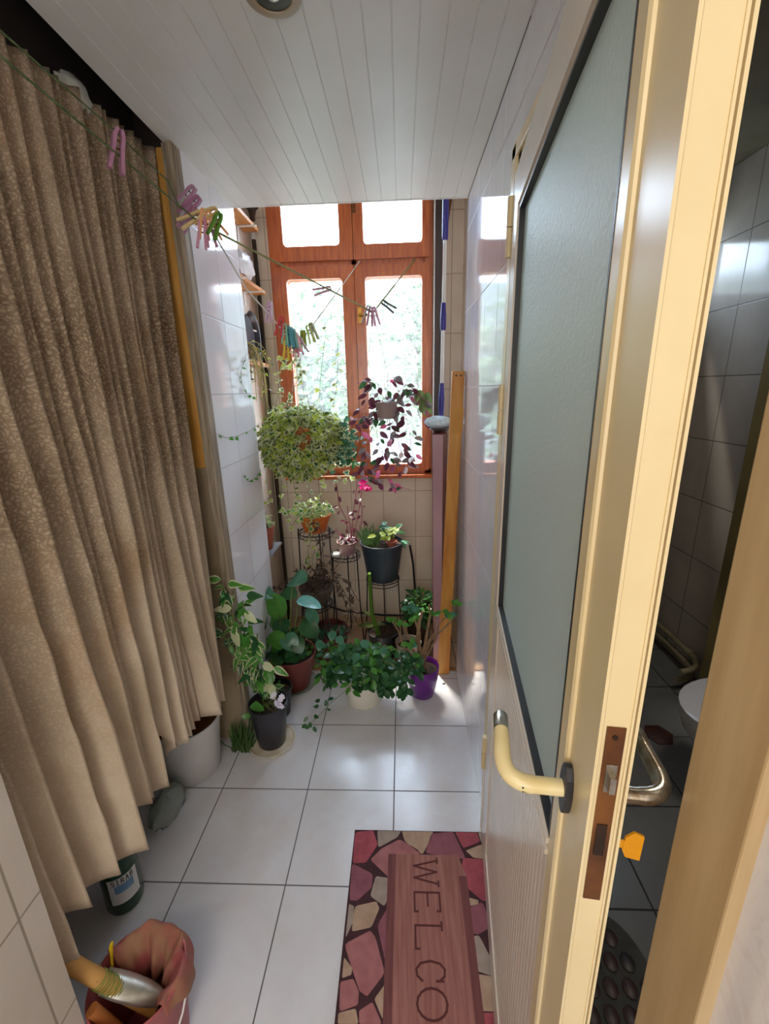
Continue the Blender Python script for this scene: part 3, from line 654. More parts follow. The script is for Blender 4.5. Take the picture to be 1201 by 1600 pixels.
# right-hand tuft, bluish
for i in range(120):
    p = Vector(at(rI.gauss(536, 9), rI.gauss(690, 17), y=2.2)); lv.leaf(p, (rI.uniform(-1,1), -.4, rI.uniform(-1,.3)), (0,-1,.6), .034, .03, 'ivy', rI.choice((1,5,5)), 3 if rI.random() < .4 else None, .3)
def vpx(pxs, y_): return [Vector(at(u, v, y=y_ + .01*math.sin(i))) for i, (u, v) in enumerate(pxs)]
for pxs, y_, n in [([(478,652),(474,610),(470,580),(468,556),(463,545)], 2.2, 8), ([(498,640),(500,600),(504,560),(507,530),(508,505)], 2.26, 7), ([(520,640),(526,600),(528,560),(527,520)], 2.3, 9),
                   ([(452,640),(440,610),(436,585),(440,560),(452,548)], 2.12, 9), ([(446,640),(462,600),(470,585),(455,562),(440,575)], 2.1, 8), ([(430,640),(436,600),(445,570),(458,556)], 2.12, 8),
                   ([(440,750),(438,780),(432,815),(428,850),(431,870)], 2.18, 7), ([(458,752),(462,775),(468,790)], 2.18, 6), ([(480,755),(484,775),(480,795),(476,800)], 2.2, 7), ([(500,745),(505,765),(498,785)], 2.2, 5),
                   ([(522,742),(530,752),(544,745),(556,742)], 2.22, 6), ([(414,720),(416,745),(420,775),(418,790)], 2.14, 5)]:
    vine(st, lv, vpx(pxs, y_), n, .034, (2, 0, 2), 'ivy', 3, rnd=rI)
st.build('stems', M_stem, t); lv.build('foliage', [L_og, L_dg, L_yg, L_cr, L_rust, L_bg], t, False)
cd_ = MB()
for dx in (-.07, .07, 0): cd_.tube([cI + Vector((dx, .02 if dx else -.06, .04)), N2], .0013, 5)
cd_.build('hanging_cord', M_cord_w, t)

# ------------------------------------------------------------------ hanging purple plant
cP = Vector(at(603, 640, y=2.27)); rP = random.Random(11)
t = thing('hanging_wandering_plant', cP, 'hanging pot of trailing purple leaved plant in front of the right window sash', 'plant')
make_pot(t, cP + Vector((0,0,-.045)), .045, .062, .085, plain('grey_pink_pot', (170,150,146), (150,130,126), .4, 8), n=24)
lv, st = MB(), MB()
for pxs, n in [([(603,628),(590,600),(575,592),(556,600)], 9), ([(600,630),(580,615),(566,640),(560,665),(556,690)], 12), ([(606,628),(622,610),(640,620),(652,640),(658,660)], 14), ([(608,630),(630,640),(640,670),(642,700),(648,720)], 13),
               ([(600,632),(586,650),(590,690),(600,712),(598,735)], 12), ([(606,632),(618,650),(622,690),(630,715),(632,735)], 14), ([(604,630),(600,600),(610,590),(617,590)], 6), ([(598,640),(570,650),(552,655),(548,680)], 10),
               ([(604,640),(610,680),(606,710),(612,730)], 12), ([(602,640),(605,680),(604,745),(612,757),(640,765)], 8), ([(596,636),(575,680),(575,720),(568,742)], 10), ([(606,630),(635,600),(650,610),(662,625)], 8), ([(560,690),(556,720),(568,745),(590,752)], 10)]:
    y_ = rP.uniform(2.2, 2.32); pts = [p_ for p_ in vpx(pxs, y_)]; pts[0] = cP + Vector((rP.uniform(-.02,.02), 0, .03))
    vine(st, lv, pts, int(n*1.4), .056, (0,0,0,1,1,1,2,3), 'oval', None, rnd=rP, up=(0,-.8,.6))
for i in range(9): lv.leaf(at(655+rP.uniform(-6,10), 615+rP.uniform(-8,20), y=2.25), (rP.uniform(-.3,.6), -.3, -.8), (0,-1,.3), .065, .032, 'lance', 4, None)
st.build('stems', M_pinkstem, t); lv.build('foliage', [L_pu, L_pg, L_dg, L_pk, L_og], t, False)
cd_ = MB(); 
for q in (at(572, 592, y=2.27), at(606, 588, y=2.27)): cd_.tube([cP + (Vector(q)-cP)*.6*Vector((1,1,1)).x + Vector((0,0,-.02)), Vector(q), N1], .0012, 5)
cd_.build('hanging_cord', M_cord_w, t)

# ------------------------------------------------------------------ wire stands
def wire_stand(c, z, rr, legs, lb, rnd, tiers=(), lean=.03, scroll=True):
    t = thing('plant_stand', (c[0], c[1], 0), lb, 'plant stand')
    g = MB(); cc = Vector((c[0], c[1], z)); g.tube(arc(cc, rr, 0, 2*PI, 28), .003, 6).tube(arc(cc - Vector((0,0,.022)), rr*.97, 0, 2*PI, 28), .0025, 6)
    for i in range(-3, 4): 
        x_ = rr*i/3.6; h_ = math.sqrt(rr*rr - x_*x_); g.tube([cc + Vector((x_, -h_, -.001)), cc + Vector((x_, h_, -.001))], .0018, 5)
    g.build('tray', M_black, t)
    if scroll:
        g = MB()
        for i in range(12):
            a = 2*PI*i/12; q = [cc + Vector((math.cos(a+d_)*rr, math.sin(a+d_)*rr, -.011 + .009*math.sin(k_*2*PI/8))) for k_, d_ in enumerate([j*.5/8 for j in range(9)])]; g.tube(q, .0016, 4)
        g.build('scroll_rim', M_black, t)
    for a in legs:
        d = Vector((math.cos(a), math.sin(a), 0)); top = cc + d*rr
        MB().tube([top + Vector((0,0,.035)), top, cc + d*(rr+lean*.3) - Vector((0,0,z*.5)), Vector((c[0], c[1], .003)) + d*(rr+lean)], [.004,.004,.004,.0045], 6).build('leg', M_black, t)
    return t
c1 = Vector(at(493, 835, y=2.32)); wire_stand(c1, .705, .10, (-2.6, -.5, 1.57), 'tall black wire plant stand carrying the orange pot', R)
c2 = Vector(at(540, 868, y=2.34)); wire_stand(c2, .56, .085, (-2.5, -.6, 1.6), 'black wire plant stand with scroll rim carrying the small pot of purple stems', R)
c3 = Vector(at(598, 905, y=2.29)); wire_stand(c3, .425, .095, (-2.75, -.35, 1.57), 'black wire plant stand holding the big dark grey pot', R, scroll=False)
c4 = Vector(at(494, 925, y=2.15)); wire_stand(c4, .345, .085, (-2.4, -.7, 1.5), 'low black wire plant stand under the dried plant basket', R)

# orange pot with ivy
o = Vector((c1.x, c1.y, .7095)); tl = Matrix.Rotation(.0, 3, 'X')
t = thing('potted_ivy', o, 'orange clay pot of bright trailing ivy on the tall wire stand', 'potted plant')
make_pot(t, o, .062, .092, .10, M_orange, soil=.018)
lv, st = MB(), MB(); rO = random.Random(5)
for i in range(16):
    a = rO.uniform(0, 2*PI); b0 = o + Vector((.03*math.cos(a), .03*math.sin(a), .085)); e = b0 + Vector((math.cos(a)*.09, math.sin(a)*.07-.03, rO.uniform(.02,.11)))
    vine(st, lv, bez(b0, (b0+e)/2 + Vector((0,0,.06)), e, 6), 8, .036, (0, 0, 1), 'ivy', 2, rnd=rO)
for pxs, n in [([(486,800),(480,820),(486,845),(480,862),(484,880)], 11), ([(470,800),(462,812),(456,822)], 7), ([(488,800),(492,830),(494,850),(488,872),(488,885)], 9), ([(500,790),(504,780),(508,790)], 6), ([(478,795),(460,790),(452,800),(448,812)], 8)]:
    vine(st, lv, [o + Vector((0,-.03,.09))] + vpx(pxs, 2.2), n, .036, (0,0,1), 'ivy', 2, rnd=rO)
st.build('stems', M_stem, t); lv.build('foliage', [L_yg, L_mg, L_cr], t, False)

# small pot with magenta stems
o = Vector((c2.x+.01, c2.y-.01, .565))
t = thing('potted_purple_plant', o, 'small glassy pot with magenta stems and dark purple leaves on the scroll-rimmed wire stand', 'potted plant')
make_pot(t, o, .042, .055, .075, plain('pinkish_glass_pot', (190,160,150), (150,110,120), .15, 14), n=28)
lv, st = MB(), MB(); rM = random.Random(8)
for pxs, n in [([(548,840),(552,800),(556,770),(558,752)], 9), ([(552,840),(560,800),(564,775),(566,755)], 10), ([(545,842),(540,810),(530,790),(526,760),(524,755)], 9), ([(556,842),(565,815),(566,795),(560,780)], 7), ([(540,845),(530,835),(524,825)], 5), ([(550,842),(545,810),(542,790)], 5)]:
    st.tube([o + Vector((0,0,.06))] + vpx(pxs, 2.30), .0022, 5); vine(st, lv, [o + Vector((0,0,.06))] + vpx(pxs, 2.30), n, .03, (0,0,0,1), 'round', None, rnd=rM, up=(0,-.6,.8))
for i in range(26): lv.leaf(o + Vector((rM.uniform(-.04,.04), rM.uniform(-.04,.03), rM.uniform(.075,.1))), rdir(rM.uniform(0,6.3), rM.uniform(-.2,.5)), (0,-.3,1), .035, .02, 'oval', rM.choice((0,1)))
for i in range(9): lv.leaf(at(568+rM.uniform(-10,8), 757+rM.uniform(-6,6), y=2.28), (rM.uniform(-1,1), -.4, rM.uniform(-.3,.3)), (0,-1,.6), .045, .03, 'oval', 2)
st.build('stems', M_pinkstem, t); lv.build('foliage', [L_pu, L_pg, L_mag], t, False)
tag(MB().lathe([(.02,0),(.032,.012),(.03,.02),(.028,.012),(.0001,.004)], (c2.x-.052, c2.y-.045, .5625), 20).build('saucer', M_white, None), 'little white dish beside the small pot on the scroll-rimmed wire stand', 'saucer')

# big dark grey pot
o = Vector((c3.x, c3.y, .429))
t = thing('potted_mixed_plants', o, 'big dark slate pot with grassy and lime-leaved plants on a wire stand under the window', 'potted plant')
make_pot(t, o, .088, .122, .225, M_slate, soil=.03)
lv = MB(); rS = random.Random(9)
for i in range(90):
    b0 = o + Vector((-.06 + rS.uniform(-.03,.03), rS.uniform(-.05,.05), .195)); lv.leaf(b0, (rS.uniform(-.7,.5), rS.uniform(-.6,.4), 1), (0,-1,.2), rS.uniform(.06,.13), .009, 'blade', 0, None, .35)
for i in range(26):
    b0 = o + Vector((.05 + rS.uniform(-.03,.04), rS.uniform(-.04,.04), .25 + rS.uniform(0,.07))); lv.leaf(b0, rdir(rS.uniform(0,6.3), rS.uniform(-.3,.8)), (0,-.5,1), .05, .03, 'oval', rS.choice((1,1,2)))
for i in range(7): lv.leaf(o + Vector((.0+rS.uniform(-.03,.06), -.06, .27 + rS.uniform(-.02,.03))), (rS.uniform(-1,1), -.6, rS.uniform(-.2,.4)), (0,-.8,1), .055, .026, 'oval', 2)
for i in range(10): lv.leaf(o + Vector((.11, -.03, .235)), (rS.uniform(.2,1), rS.uniform(-1,.2), rS.uniform(-.7,.3)), (0,-.5,1), .05, .012, 'blade', 3)
for k_ in range(5): lv.tube([o + Vector((.05,.0,.19)), o + Vector((.05+rS.uniform(-.03,.03), rS.uniform(-.03,.03), .29))], .002, 5, mi=0)
lv.build('foliage', [L_grass, L_dg, L_yg, L_bg], t, False)
MB().lathe(pot_profile(.02,.03,.045), o + Vector((.055,-.045,.198)), 20).build('small_pot', M_terra, t)

# dried plant
o = Vector((c4.x, c4.y, .35)); rD = random.Random(21)
t = thing('dried_plant', o, 'dried brown plant spilling out of a woven grey-brown basket pot', 'potted plant')
g = MB(); 
for k_ in range(9): g.tube(arc(o + Vector((0,0,.006+.0105*k_)), .062 + .0035*k_, 0, 2*PI, 24), .0062, 6)
g.lathe([(.06,0),(.06,.004),(.085,.085),(.0001,.085)], o, 24); g.build('basket', plain('woven_basket', (96,82,70), (62,52,44), .9, 60, bs=.6), t)
lv, st = MB(), MB()
for i in range(46):
    a = rD.uniform(0, 2*PI); b0 = o + Vector((.05*math.cos(a), .05*math.sin(a), .085)); e = b0 + Vector((rD.uniform(-.06,.10), rD.uniform(-.1,.05), rD.uniform(-.02,.17)))
    pts = bez(b0, (b0+e)/2 + Vector((rD.uniform(-.04,.04), 0, .05)), e, 5); st.tube(pts, .0016, 4)
    for k_ in range(4): lv.leaf(pts[2+k_ % 3], rdir(rD.uniform(0,6.3), rD.uniform(-.8,.8)), (0,-1,.5), rD.uniform(.02,.04), .009, 'lance', 0, None, .6)
for pxs, n in [([(520,895),(535,920),(548,945),(552,965),(545,985)], 22), ([(515,900),(540,905),(552,925),(560,940)], 16), ([(500,880),(505,850),(500,825),(496,815)], 12), ([(470,900),(450,905),(436,915),(425,928)], 10), ([(530,915),(545,960),(538,990)], 10)]:
    vine(st, lv, vpx(pxs, 2.1), n, .035, (0,), 'lance', None, .0022, rnd=rD)
st.build('stems', M_dry, t); lv.build('foliage', L_dr, t, False)

# pots on the bay floor behind
def bushy(t, c, rnd, n, rx, rz, size, mats, mt, shape='oval', up=.3, edge=None, h0=.0, nst=14):
    lv, st = MB(), MB()
    for i in range(nst):
        a = rnd.uniform(0, 2*PI); e = c + Vector((math.cos(a)*rx*rnd.uniform(.3,.95), math.sin(a)*rx*rnd.uniform(.3,.95), rz*rnd.uniform(-.2, 1)))
        st.tube(bez(c + Vector((0,0,h0)), (c+e)/2 + Vector((0,0,rz*.6)), e, 6), .0018, 5)
    for i in range(n):
        z = rnd.uniform(-.55, 1); a = rnd.uniform(0, 2*PI); rr = math.sqrt(max(0, 1-z*z)); k_ = rnd.uniform(.45, 1.02); d = Vector((rr*math.cos(a), rr*math.sin(a), z))
        p = c + Vector((d.x*rx*k_, d.y*rx*k_, d.z*rz*k_)); Lf = size*rnd.uniform(.6,1.2)
        lv.leaf(p, d + Vector((rnd.uniform(-.5,.5), rnd.uniform(-.5,.3), rnd.uniform(-.7,.3))), Vector((0,-.2,1)) + d*.4, Lf, Lf*.62, shape, rnd.choice(mats), edge, .3)
    st.build('stems', M_stem, t); lv.build('foliage', mt, t, False)
o = Vector((-.12, 2.17, .003)); rC = random.Random(31)
t = thing('potted_fleshy_stalk', o, 'single thick green fleshy stalk standing in a black pot in front of the bay wall', 'potted plant')
make_pot(t, o, .07, .092, .16, M_blackpl)
p0 = o + Vector((-.025,-.02,.14)); p1 = Vector(at(581, 960, y=2.14)); p2 = Vector(at(577, 896, y=2.13))
MB().tube([p0, p1, (p1+p2)/2, p2], [.024,.021,.019,.017], 8, flat=.55).build('stalk', leafm('fleshy_green', (98,140,44), (74,112,38), .15, .35), t, False)
lv = MB(); lv.leaf(p1, (-.7,-.2,.3), (0,-1,0), .06, .02, 'oval'); lv.leaf((p0+p1)/2, (-1,0,-.05), (0,-.8,.5), .11, .035, 'lance'); lv.leaf((p0+p1)/2+Vector((0,0,.01)), (1,-.2,-.05), (0,-.8,.5), .06, .025, 'lance'); lv.build('foliage', L_og, t, False)
o = Vector((.02, 2.08, .0035))
t = thing('empty_flower_pot', o, 'grimy pale pot with only soil in it, between the fleshy stalk and the purple pot', 'pot')
make_pot(t, o, .05, .07, .14, plain('grimy_pot', (178,168,156), (140,124,108), .6, 12), soil=.035)
o = Vector((.085, 2.30, .003)); t = thing('potted_dark_shrub', o, 'small dark green shrub in a dark brown pot behind the bare-stemmed plant', 'potted plant')
make_pot(t, o, .06, .075, .15, M_darkbrown); bushy(t, o + Vector((0,-.01,.22)), random.Random(41), 170, .085, .10, .045, (0,0,1), [L_dg, L_mg])
o = Vector((-.43, 2.16, .003)); 
t = thing('red_brown_planter', o, 'dark red planter standing low behind the round-leaved plant', 'pot')
make_pot(t, o, .085, .115, .17, plain('dark_red_plastic', (104,44,36), (84,34,30), .5, 10), soil=.03)
lv = MB(); rE = random.Random(51)
for i in range(60): lv.leaf(o + Vector((rE.uniform(-.08,.1), rE.uniform(-.1,.02), .15)), rdir(rE.uniform(0,6.3), rE.uniform(.1,1.2)), (0,-1,.6), rE.uniform(.03,.06), .02, 'oval', rE.choice((0,1,2)))
lv.build('foliage', [L_dg, L_dr, L_bg], t, False)
# black cable along the back wall
cab = [at(640,852,y=2.45), at(645,880,y=2.5), at(648,920,y=2.53), at(648,950,y=2.54), Vector((.04,2.56,.03)), Vector((-.15,2.57,.03)), Vector((-.4,2.57,.06)), Vector((-.56,2.56,.12)), Vector((-.68,2.52,.16))]
tag(MB().tube(cab, .0065, 8).build('black_hose', M_blackpl, None), 'black hose curving beside the slate pot and along the foot of the back wall', 'hose')

# terracotta pot on the small wall shelf at the left of the bay
o = Vector((-.738, 2.13, .675))
tag(MB().box((-.80, 2.04, .66), (-.675, 2.24, .674)).box((-.80, 2.13, .58), (-.79, 2.15, .66)).build('wall_shelf', plain('grey_board', (150,150,154), (130,130,136), .5, 8), None, False, bevel=.003), 'small grey shelf behind the pillar under the terracotta pot', 'shelf')
t = thing('potted_variegated_ivy', o, 'terracotta pot of pale ivy on a grey shelf just behind the tiled pillar', 'potted plant')
make_pot(t, o, .042, .056, .125, M_terra, lip=.016); bushy(t, o + Vector((.0,-.0,.15)), random.Random(61), 60, .05, .045, .034, (0,1), [L_yg, L_mg, L_cr], 'ivy', edge=2)

# ------------------------------------------------------------------ shelves in the bay's left side
def shelf(z, x1, lb):
    t = thing('wooden_shelf', (-.8, 2.2, z), lb, 'shelf')
    MB().box((-.80, 2.02, z-.009), (x1, 2.50, z+.009)).build('board', plain('orange_shelf_wood', (206,146,84), (190,126,66), .45, 6, stretch=(10,1,10)), t, False, bevel=.002)
    for y_ in (2.12, 2.40):
        MB().box((-.80, y_-.01, z-.075), (-.797, y_+.01, z-.01)).box((-.80, y_-.01, z-.013), (x1+.02, y_+.01, z-.0095)).build('bracket', M_white, t, False)
shelf(2.28, -.725, 'upper wooden wall shelf with metal bracket beside the window'); shelf(1.985, -.715, 'lower wooden wall shelf carrying the white bag beside the window'); shelf(1.62, -.735, 'third wooden wall shelf, half hidden by the hanging vines')
g = MB(); rB = random.Random(71); c_ = Vector((-.748, 2.26, 2.055)); g.ell(c_, (.042,.12,.062), 18, 12, jit=.14, rnd=rB); g.lathe([(.006,0),(.012,.02),(.028,.05)], c_ + Vector((-.0,-.09,.03)), 12); 
tag(g.build('plastic_bag', plain('white_bag_shelf', (226,228,230), (206,208,212), .3, 20), None), 'white plastic bag with a knotted top on the lower wall shelf', 'bag')
tag(MB().ell((-.752, 2.12, 2.012), (.028,.045,.016), 14, 8).build('red_bundle', plain('red_cloth', (190,40,60), (160,30,50), .6, 20), None), 'small red bundle squeezed under the white bag on the shelf', 'bundle')
t = thing('round_pan', (-.765, 2.33, 1.63), 'dark round pan standing on edge under the lower wall shelf', 'pan')
g = MB(); tl = Matrix.Rotation(PI/2, 3, 'Y') @ Matrix.Rotation(.0, 3, 'X'); g.lathe([(.0001,0),(.10,0),(.115,.03),(.12,.032),(.113,.028),(.098,.006),(.0001,.006)], (-.785, 2.34, 1.755), 32, tilt=tl); g.build('pan_body', plain('dark_pan', (52,46,50), (38,34,38), .35, 10, metal=.3), t)
MB().ell((-.744, 2.34, 1.78), (.006,.03,.004), 10, 6).build('pan_sticker', M_white, t)
t = thing('corner_pole', (-.775, 2.555, 0), 'dark brown pole with white band and flared top in the corner left of the window', 'pole')
MB().tube([(-.775,2.57,.003),(-.775,2.572,2.27)], .011, 10).build('pole_shaft', M_darkbrown, t)
MB().tube([(-.775,2.572,2.26),(-.775,2.572,2.33)], .012, 10).build('white_band', M_white, t)
MB().lathe([(.012,0),(.014,.02),(.022,.05),(.035,.06),(.0001,.062)], (-.764,2.55,2.34), 14).build('flared_top', M_darkbrown, t)
# dried pinkish trailing plant on the third shelf
o = Vector((-.752, 2.14, 1.63)); rT = random.Random(81)
t = thing('dried_trailing_plant', o, 'pot of dry pinkish and yellow trailing stems on the half-hidden wall shelf', 'potted plant')
make_pot(t, o, .03, .042, .07, M_redbrown, n=20)
lv, st = MB(), MB()
for i in range(22):
    u = rT.uniform(388, 425); v = rT.uniform(560, 650); y_ = rT.uniform(2.08, 2.2); e = at(u, v, y=y_); mid = at((u+395)/2+rT.uniform(-8,12), 530+rT.uniform(-15,10), y=y_)
    vine(st, lv, bez(o + Vector((0,0,.06)), mid, e, 8), 5, .024, (0,1,2), 'lance', None, .0018, rnd=rT)
for q in lv.v + st.v: q.x = max(q.x, -.795)
st.build('stems', plain('yellow_dry_stem', (196,180,120), (170,150,96), .7, 20), t); lv.build('foliage', [leafm('mauve_dry', (184,156,160), (160,130,136), .4), L_yg, L_og], t, False)
# creeper sprigs on the pillar
t = thing('wall_creeper', (-.674, 1.9, 1.3), 'thin creeper vine with tiny leaves crossing the white tiled pillar', 'vine')
lv, st = MB(), MB()
for pxs in ([(405,662),(392,672),(370,682),(352,684),(340,678)], [(408,735),(398,748),(388,752),(380,742)], [(398,622),(386,615),(378,600),(376,580),(384,560)]):
    q = [Vector(at(u, v, x=-.669)) for u, v in pxs]; vine(st, lv, q, 7, .016, (0,), 'ivy', None, .0011, rnd=rT)
for q in lv.v + st.v: q.x = max(q.x, -.6745)
st.build('stems', M_stem, t); lv.build('foliage', [L_mg], t, False)

# ------------------------------------------------------------------ planks, boards and mop at the right
t = thing('mauve_board', (.19, 2.1, .003), 'tall dark red board with a shiny mauve face leaning in the right corner', 'board')
def slab(pts_bot, pts_top, name, mt, parent, **k):
    n = len(pts_bot); return MB().add(pts_bot + pts_top, [tuple(range(n-1,-1,-1)), tuple(range(n, 2*n))] + [(i, (i+1)%n, n+(i+1)%n, n+i) for i in range(n)]).build(name, mt, parent, False, **k)
slab([(.158,2.10,.004),(.222,2.085,.004),(.232,2.30,.004),(.168,2.30,.004)], [(.146,2.115,1.265),(.216,2.10,1.265),(.232,2.32,1.265),(.165,2.32,1.265)], 'board_body', plain('dark_red_lacquer', (104,44,40), (84,34,32), .25, 6), t, bevel=.002)
slab([(.160,2.0965,.01),(.202,2.087,.01),(.202,2.089,.01),(.160,2.0985,.01)], [(.148,2.1115,1.26),(.197,2.1015,1.26),(.197,2.1035,1.26),(.148,2.1135,1.26)], 'shiny_face', plain('mauve_laminate', (186,150,160), (160,124,138), .12, 3, stretch=(1,1,.6)), t)
t = thing('yellow_plank', (.22, 2.0, .004), 'yellow-brown wooden plank with two holes at its top leaning against the tiled wall', 'plank')
b4 = [(.176,1.985,.004),(.236,1.985,.004),(.236,2.012,.004),(.176,2.012,.004)]; t4 = [(.218,1.94,1.545),(.272,1.94,1.545),(.272,1.962,1.545),(.218,1.962,1.545)]
slab(b4, t4, 'plank_body', plain('ochre_plank', (212,154,70), (186,118,44), .45, 4, stretch=(8,8,.7)), t, bevel=.004)
def onpl(fx, fz, d=0): 
    a = Vector(b4[0]).lerp(Vector(t4[0]), fz); b_ = Vector(b4[1]).lerp(Vector(t4[1]), fz); return a.lerp(b_, fx) + Vector((0,-d,0))
for fx, fz in ((.32,.988),(.68,.988)): MB().tube([onpl(fx,fz,-.004), onpl(fx,fz,.0006)], .0045, 10).build('hole', M_black, t)
g = MB(); g.add([onpl(.0,.83,.003), onpl(1.04,.83,.003), onpl(1.04,.90,.003), onpl(.0,.90,.003), onpl(.0,.83,-.002), onpl(1.04,.83,-.002), onpl(1.04,.90,-.002), onpl(.0,.90,-.002)], [(0,1,2,3),(7,6,5,4),(0,4,5,1),(1,5,6,2),(2,6,7,3),(3,7,4,0)]); g.build('block', plain('ochre_block', (204,146,52), (188,126,40), .45, 8), t, False)
t = thing('dark_plank', (.205, 2.5, .004), 'narrow dark grey-brown plank standing upright between the window and the mop', 'plank')
MB().box((.182,2.50,.004),(.224,2.53,2.58)).build('plank_body', plain('dark_grey_board', (74,64,60), (58,50,48), .5, 4, stretch=(8,8,.6)), t, False, bevel=.002)
MB().box((.1785,2.498,.004),(.1815,2.53,2.55)).build('pale_edge', M_white, t, False)
t = thing('mop', (.2, 2.22, 1.27), 'white-poled mop with blue joints, its pale blue head above the mauve board', 'mop')
mz = lambda z: Vector((.196 + .012*(z-1.3), 2.205 + .02*(z-1.3), z))
MB().tube([mz(1.38), mz(2.5)], .0085, 12).build('pole', M_white, t)
for a, b_ in ((2.12,2.42),(1.74,1.86),(1.36,1.50)):
    MB().tube([mz(a), mz(a+.01), mz((a+b_)/2), mz(b_-.03), mz(b_)], [.011,.014,.0145,.012,.0105], 12).build('joint', plain('blue_plastic', (52,46,140), (44,40,122), .35, 8), t)
g = MB(); g.ell((.180,2.19,1.315), (.068,.085,.03), 20, 10, jit=.06)
mh = g.build('mop_head', plain('pale_blue_microfibre', (222,238,246), (186,216,232), .8, 60, bs=.8), t)
g = MB(); g.ell((.188,2.2,1.283), (.05,.065,.0165), 16, 8); g.build('mop_base', plain('brown_grey_plate', (96,84,78), (80,70,66), .5, 10), t)
MB().tube([mz(1.31), mz(1.37)], .013, 10).build('socket', plain('blue_plastic', (52,46,140)), t)
g = MB().tube([(.25,2.45,2.40),(.243,2.45,2.33),(.236,2.45,2.27),(.226,2.45,2.235),(.218,2.45,2.26)], [.014,.011,.009,.008,.005], 8)
tag(g.build('wall_hook', M_rust, None), 'rusty curved hook high in the corner right of the mop', 'hook')
MB_ = MB().tube([(.25,2.45,2.39),(.34,2.45,2.39)], .006, 6); hk = MB_.build('hook_pin', M_rust, bpy.data.objects['wall_hook'])

# ------------------------------------------------------------------ floor plants, front row
# red-brown planter with big round leaves
o = Vector((-.575, 1.90, .008)); rF = random.Random(91)
t = thing('potted_round_leaf_plant', o, 'large plant with round green leaves on long stalks in a red-brown pot by the pillar', 'potted plant')
MB().lathe([(.09,-.007),(.108,.006),(.112,.014),(.108,.013),(.088,-.002),(.0001,-.002)], o, 36).build('saucer', M_clear, t)
make_pot(t, o, .078, .118, .19, M_redbrown, soil=.03, lip=.014)
lv, st = MB(), MB(); base = o + Vector((-.02,0,.16))
def rleaf(u, v, y_, L_, W_, dirn, up, mi, shape='round', droop=.3):
    p = Vector(at(u, v, y=y_)); st.tube(bez(base + Vector((rF.uniform(-.03,.03), rF.uniform(-.03,.03), 0)), base.lerp(p, .5) + Vector((0,0,.08)), p, 8), .003, 6)
    d_ = nrm(dirn); lv.leaf(p - d_*L_*.15, d_, up, L_, W_, shape, mi, None, droop)
for a in [(430, 935, 1.88, .14, .115, (0,-.25,-1), (0,-1,.1), 0), (458, 905, 1.86, .105, .11, (.55,-.5,.35), (-.1,-.5,1), 1), (470, 938, 1.84, .12, .075, (1,-.2,.0), (0,-.25,1), 2), (424, 925, 1.92, .09, .10, (-.3,-.5,.2), (0,-.6,1), 1),
          (444, 925, 1.95, .09, .09, (.6,-.4,.1), (0,-.5,1), 3), (432, 990, 1.80, .10, .085, (.1,-.4,-1), (0,-1,.3), 0), (448, 995, 1.80, .09, .085, (.6,-.6,-.5), (0,-.8,1), 1), (475, 975, 1.84, .105, .09, (.8,-.5,-.4), (0,-.8,1), 3),
          (483, 955, 1.86, .10, .06, (.6,-.3,-.9), (.4,-.8,.5), 1), (405, 965, 1.86, .10, .085, (-.8,-.5,-.2), (0,-.8,1), 3), (462, 1000, 1.80, .08, .075, (.5,-.8,-.6), (0,-.8,1), 3), (415, 1000, 1.82, .09, .07, (-.5,-.5,-.7), (0,-1,.6), 0),
          (440, 970, 1.90, .09, .09, (0,-.6,-.3), (0,-.7,1), 3), (455, 985, 1.92, .09, .08, (.3,-.6,-.3), (0,-.7,1), 3), (425, 960, 1.93, .09, .08, (-.4,-.6,-.3), (0,-.7,1), 0)]: rleaf(*a)
for i in range(40): lv.leaf(base + Vector((rF.uniform(-.1,.08), rF.uniform(-.1,.06), rF.uniform(0,.10))), rdir(rF.uniform(0,6.3), rF.uniform(-.2,.6)), (0,-.6,1), rF.uniform(.04,.08), .045, 'oval', rF.choice((0,3,3,3)))
for i in range(30): lv.leaf(at(rF.uniform(470,520), rF.uniform(1000,1030), y=1.92), rdir(rF.uniform(0,6.3), rF.uniform(-.2,.8)), (0,-1,.5), rF.uniform(.02,.045), .022, 'oval', rF.choice((0,3,1)))
for q in lv.v + st.v:
    if q.y < YE + .01: q.x = max(q.x, -.671)
st.build('stalks', M_stem, t); lv.build('leaves', [L_mg, L_bg, leafm('turquoise_sheen_leaf', (110,176,170), (132,194,188), .15, .15), L_dg], t, True, angle=60)

# variegated shrub
o = Vector((-.60, 1.70, .002)); rG = random.Random(101)
t = thing('potted_variegated_shrub', o, 'tall cream-and-green variegated shrub leaning over the curtain edge beside the pillar', 'potted plant')
make_pot(t, o, .05, .066, .14, M_blackpl)
lv, st = MB(), MB(); base = o + Vector((0,0,.12))
br = [[(398,1060),(375,1010),(352,960),(345,945)], [(400,1060),(385,1000),(372,955),(362,950)], [(402,1060),(392,1010),(388,970),(378,940)], [(405,1060),(400,1020),(402,990)], [(400,1065),(380,1040),(370,1020),(345,990)], [(402,1065),(410,1050),(425,1040)], [(398,1062),(372,1000),(355,930),(345,912)]]
for pxs in br:
    y_ = 1.50 + rG.uniform(-.05,.03); q = [base, base + Vector((0,-.06,.05))] + vpx(pxs, y_); st.tube(q, .003, 6)
    for k_ in range(1, len(q)):
        for _ in range(8):
            p = q[k_-1].lerp(q[k_], rG.random()); Lf = rG.uniform(.035,.068); lv.leaf(p, (rG.uniform(-.9,.6), rG.uniform(-.9,.1), rG.uniform(-.9,.45)), (rG.uniform(-.4,.4),-.6,.9), Lf, Lf*.45, 'lance', rG.choice((0,0,0,1,1)), 2 if rG.random() < .55 else None, .35)
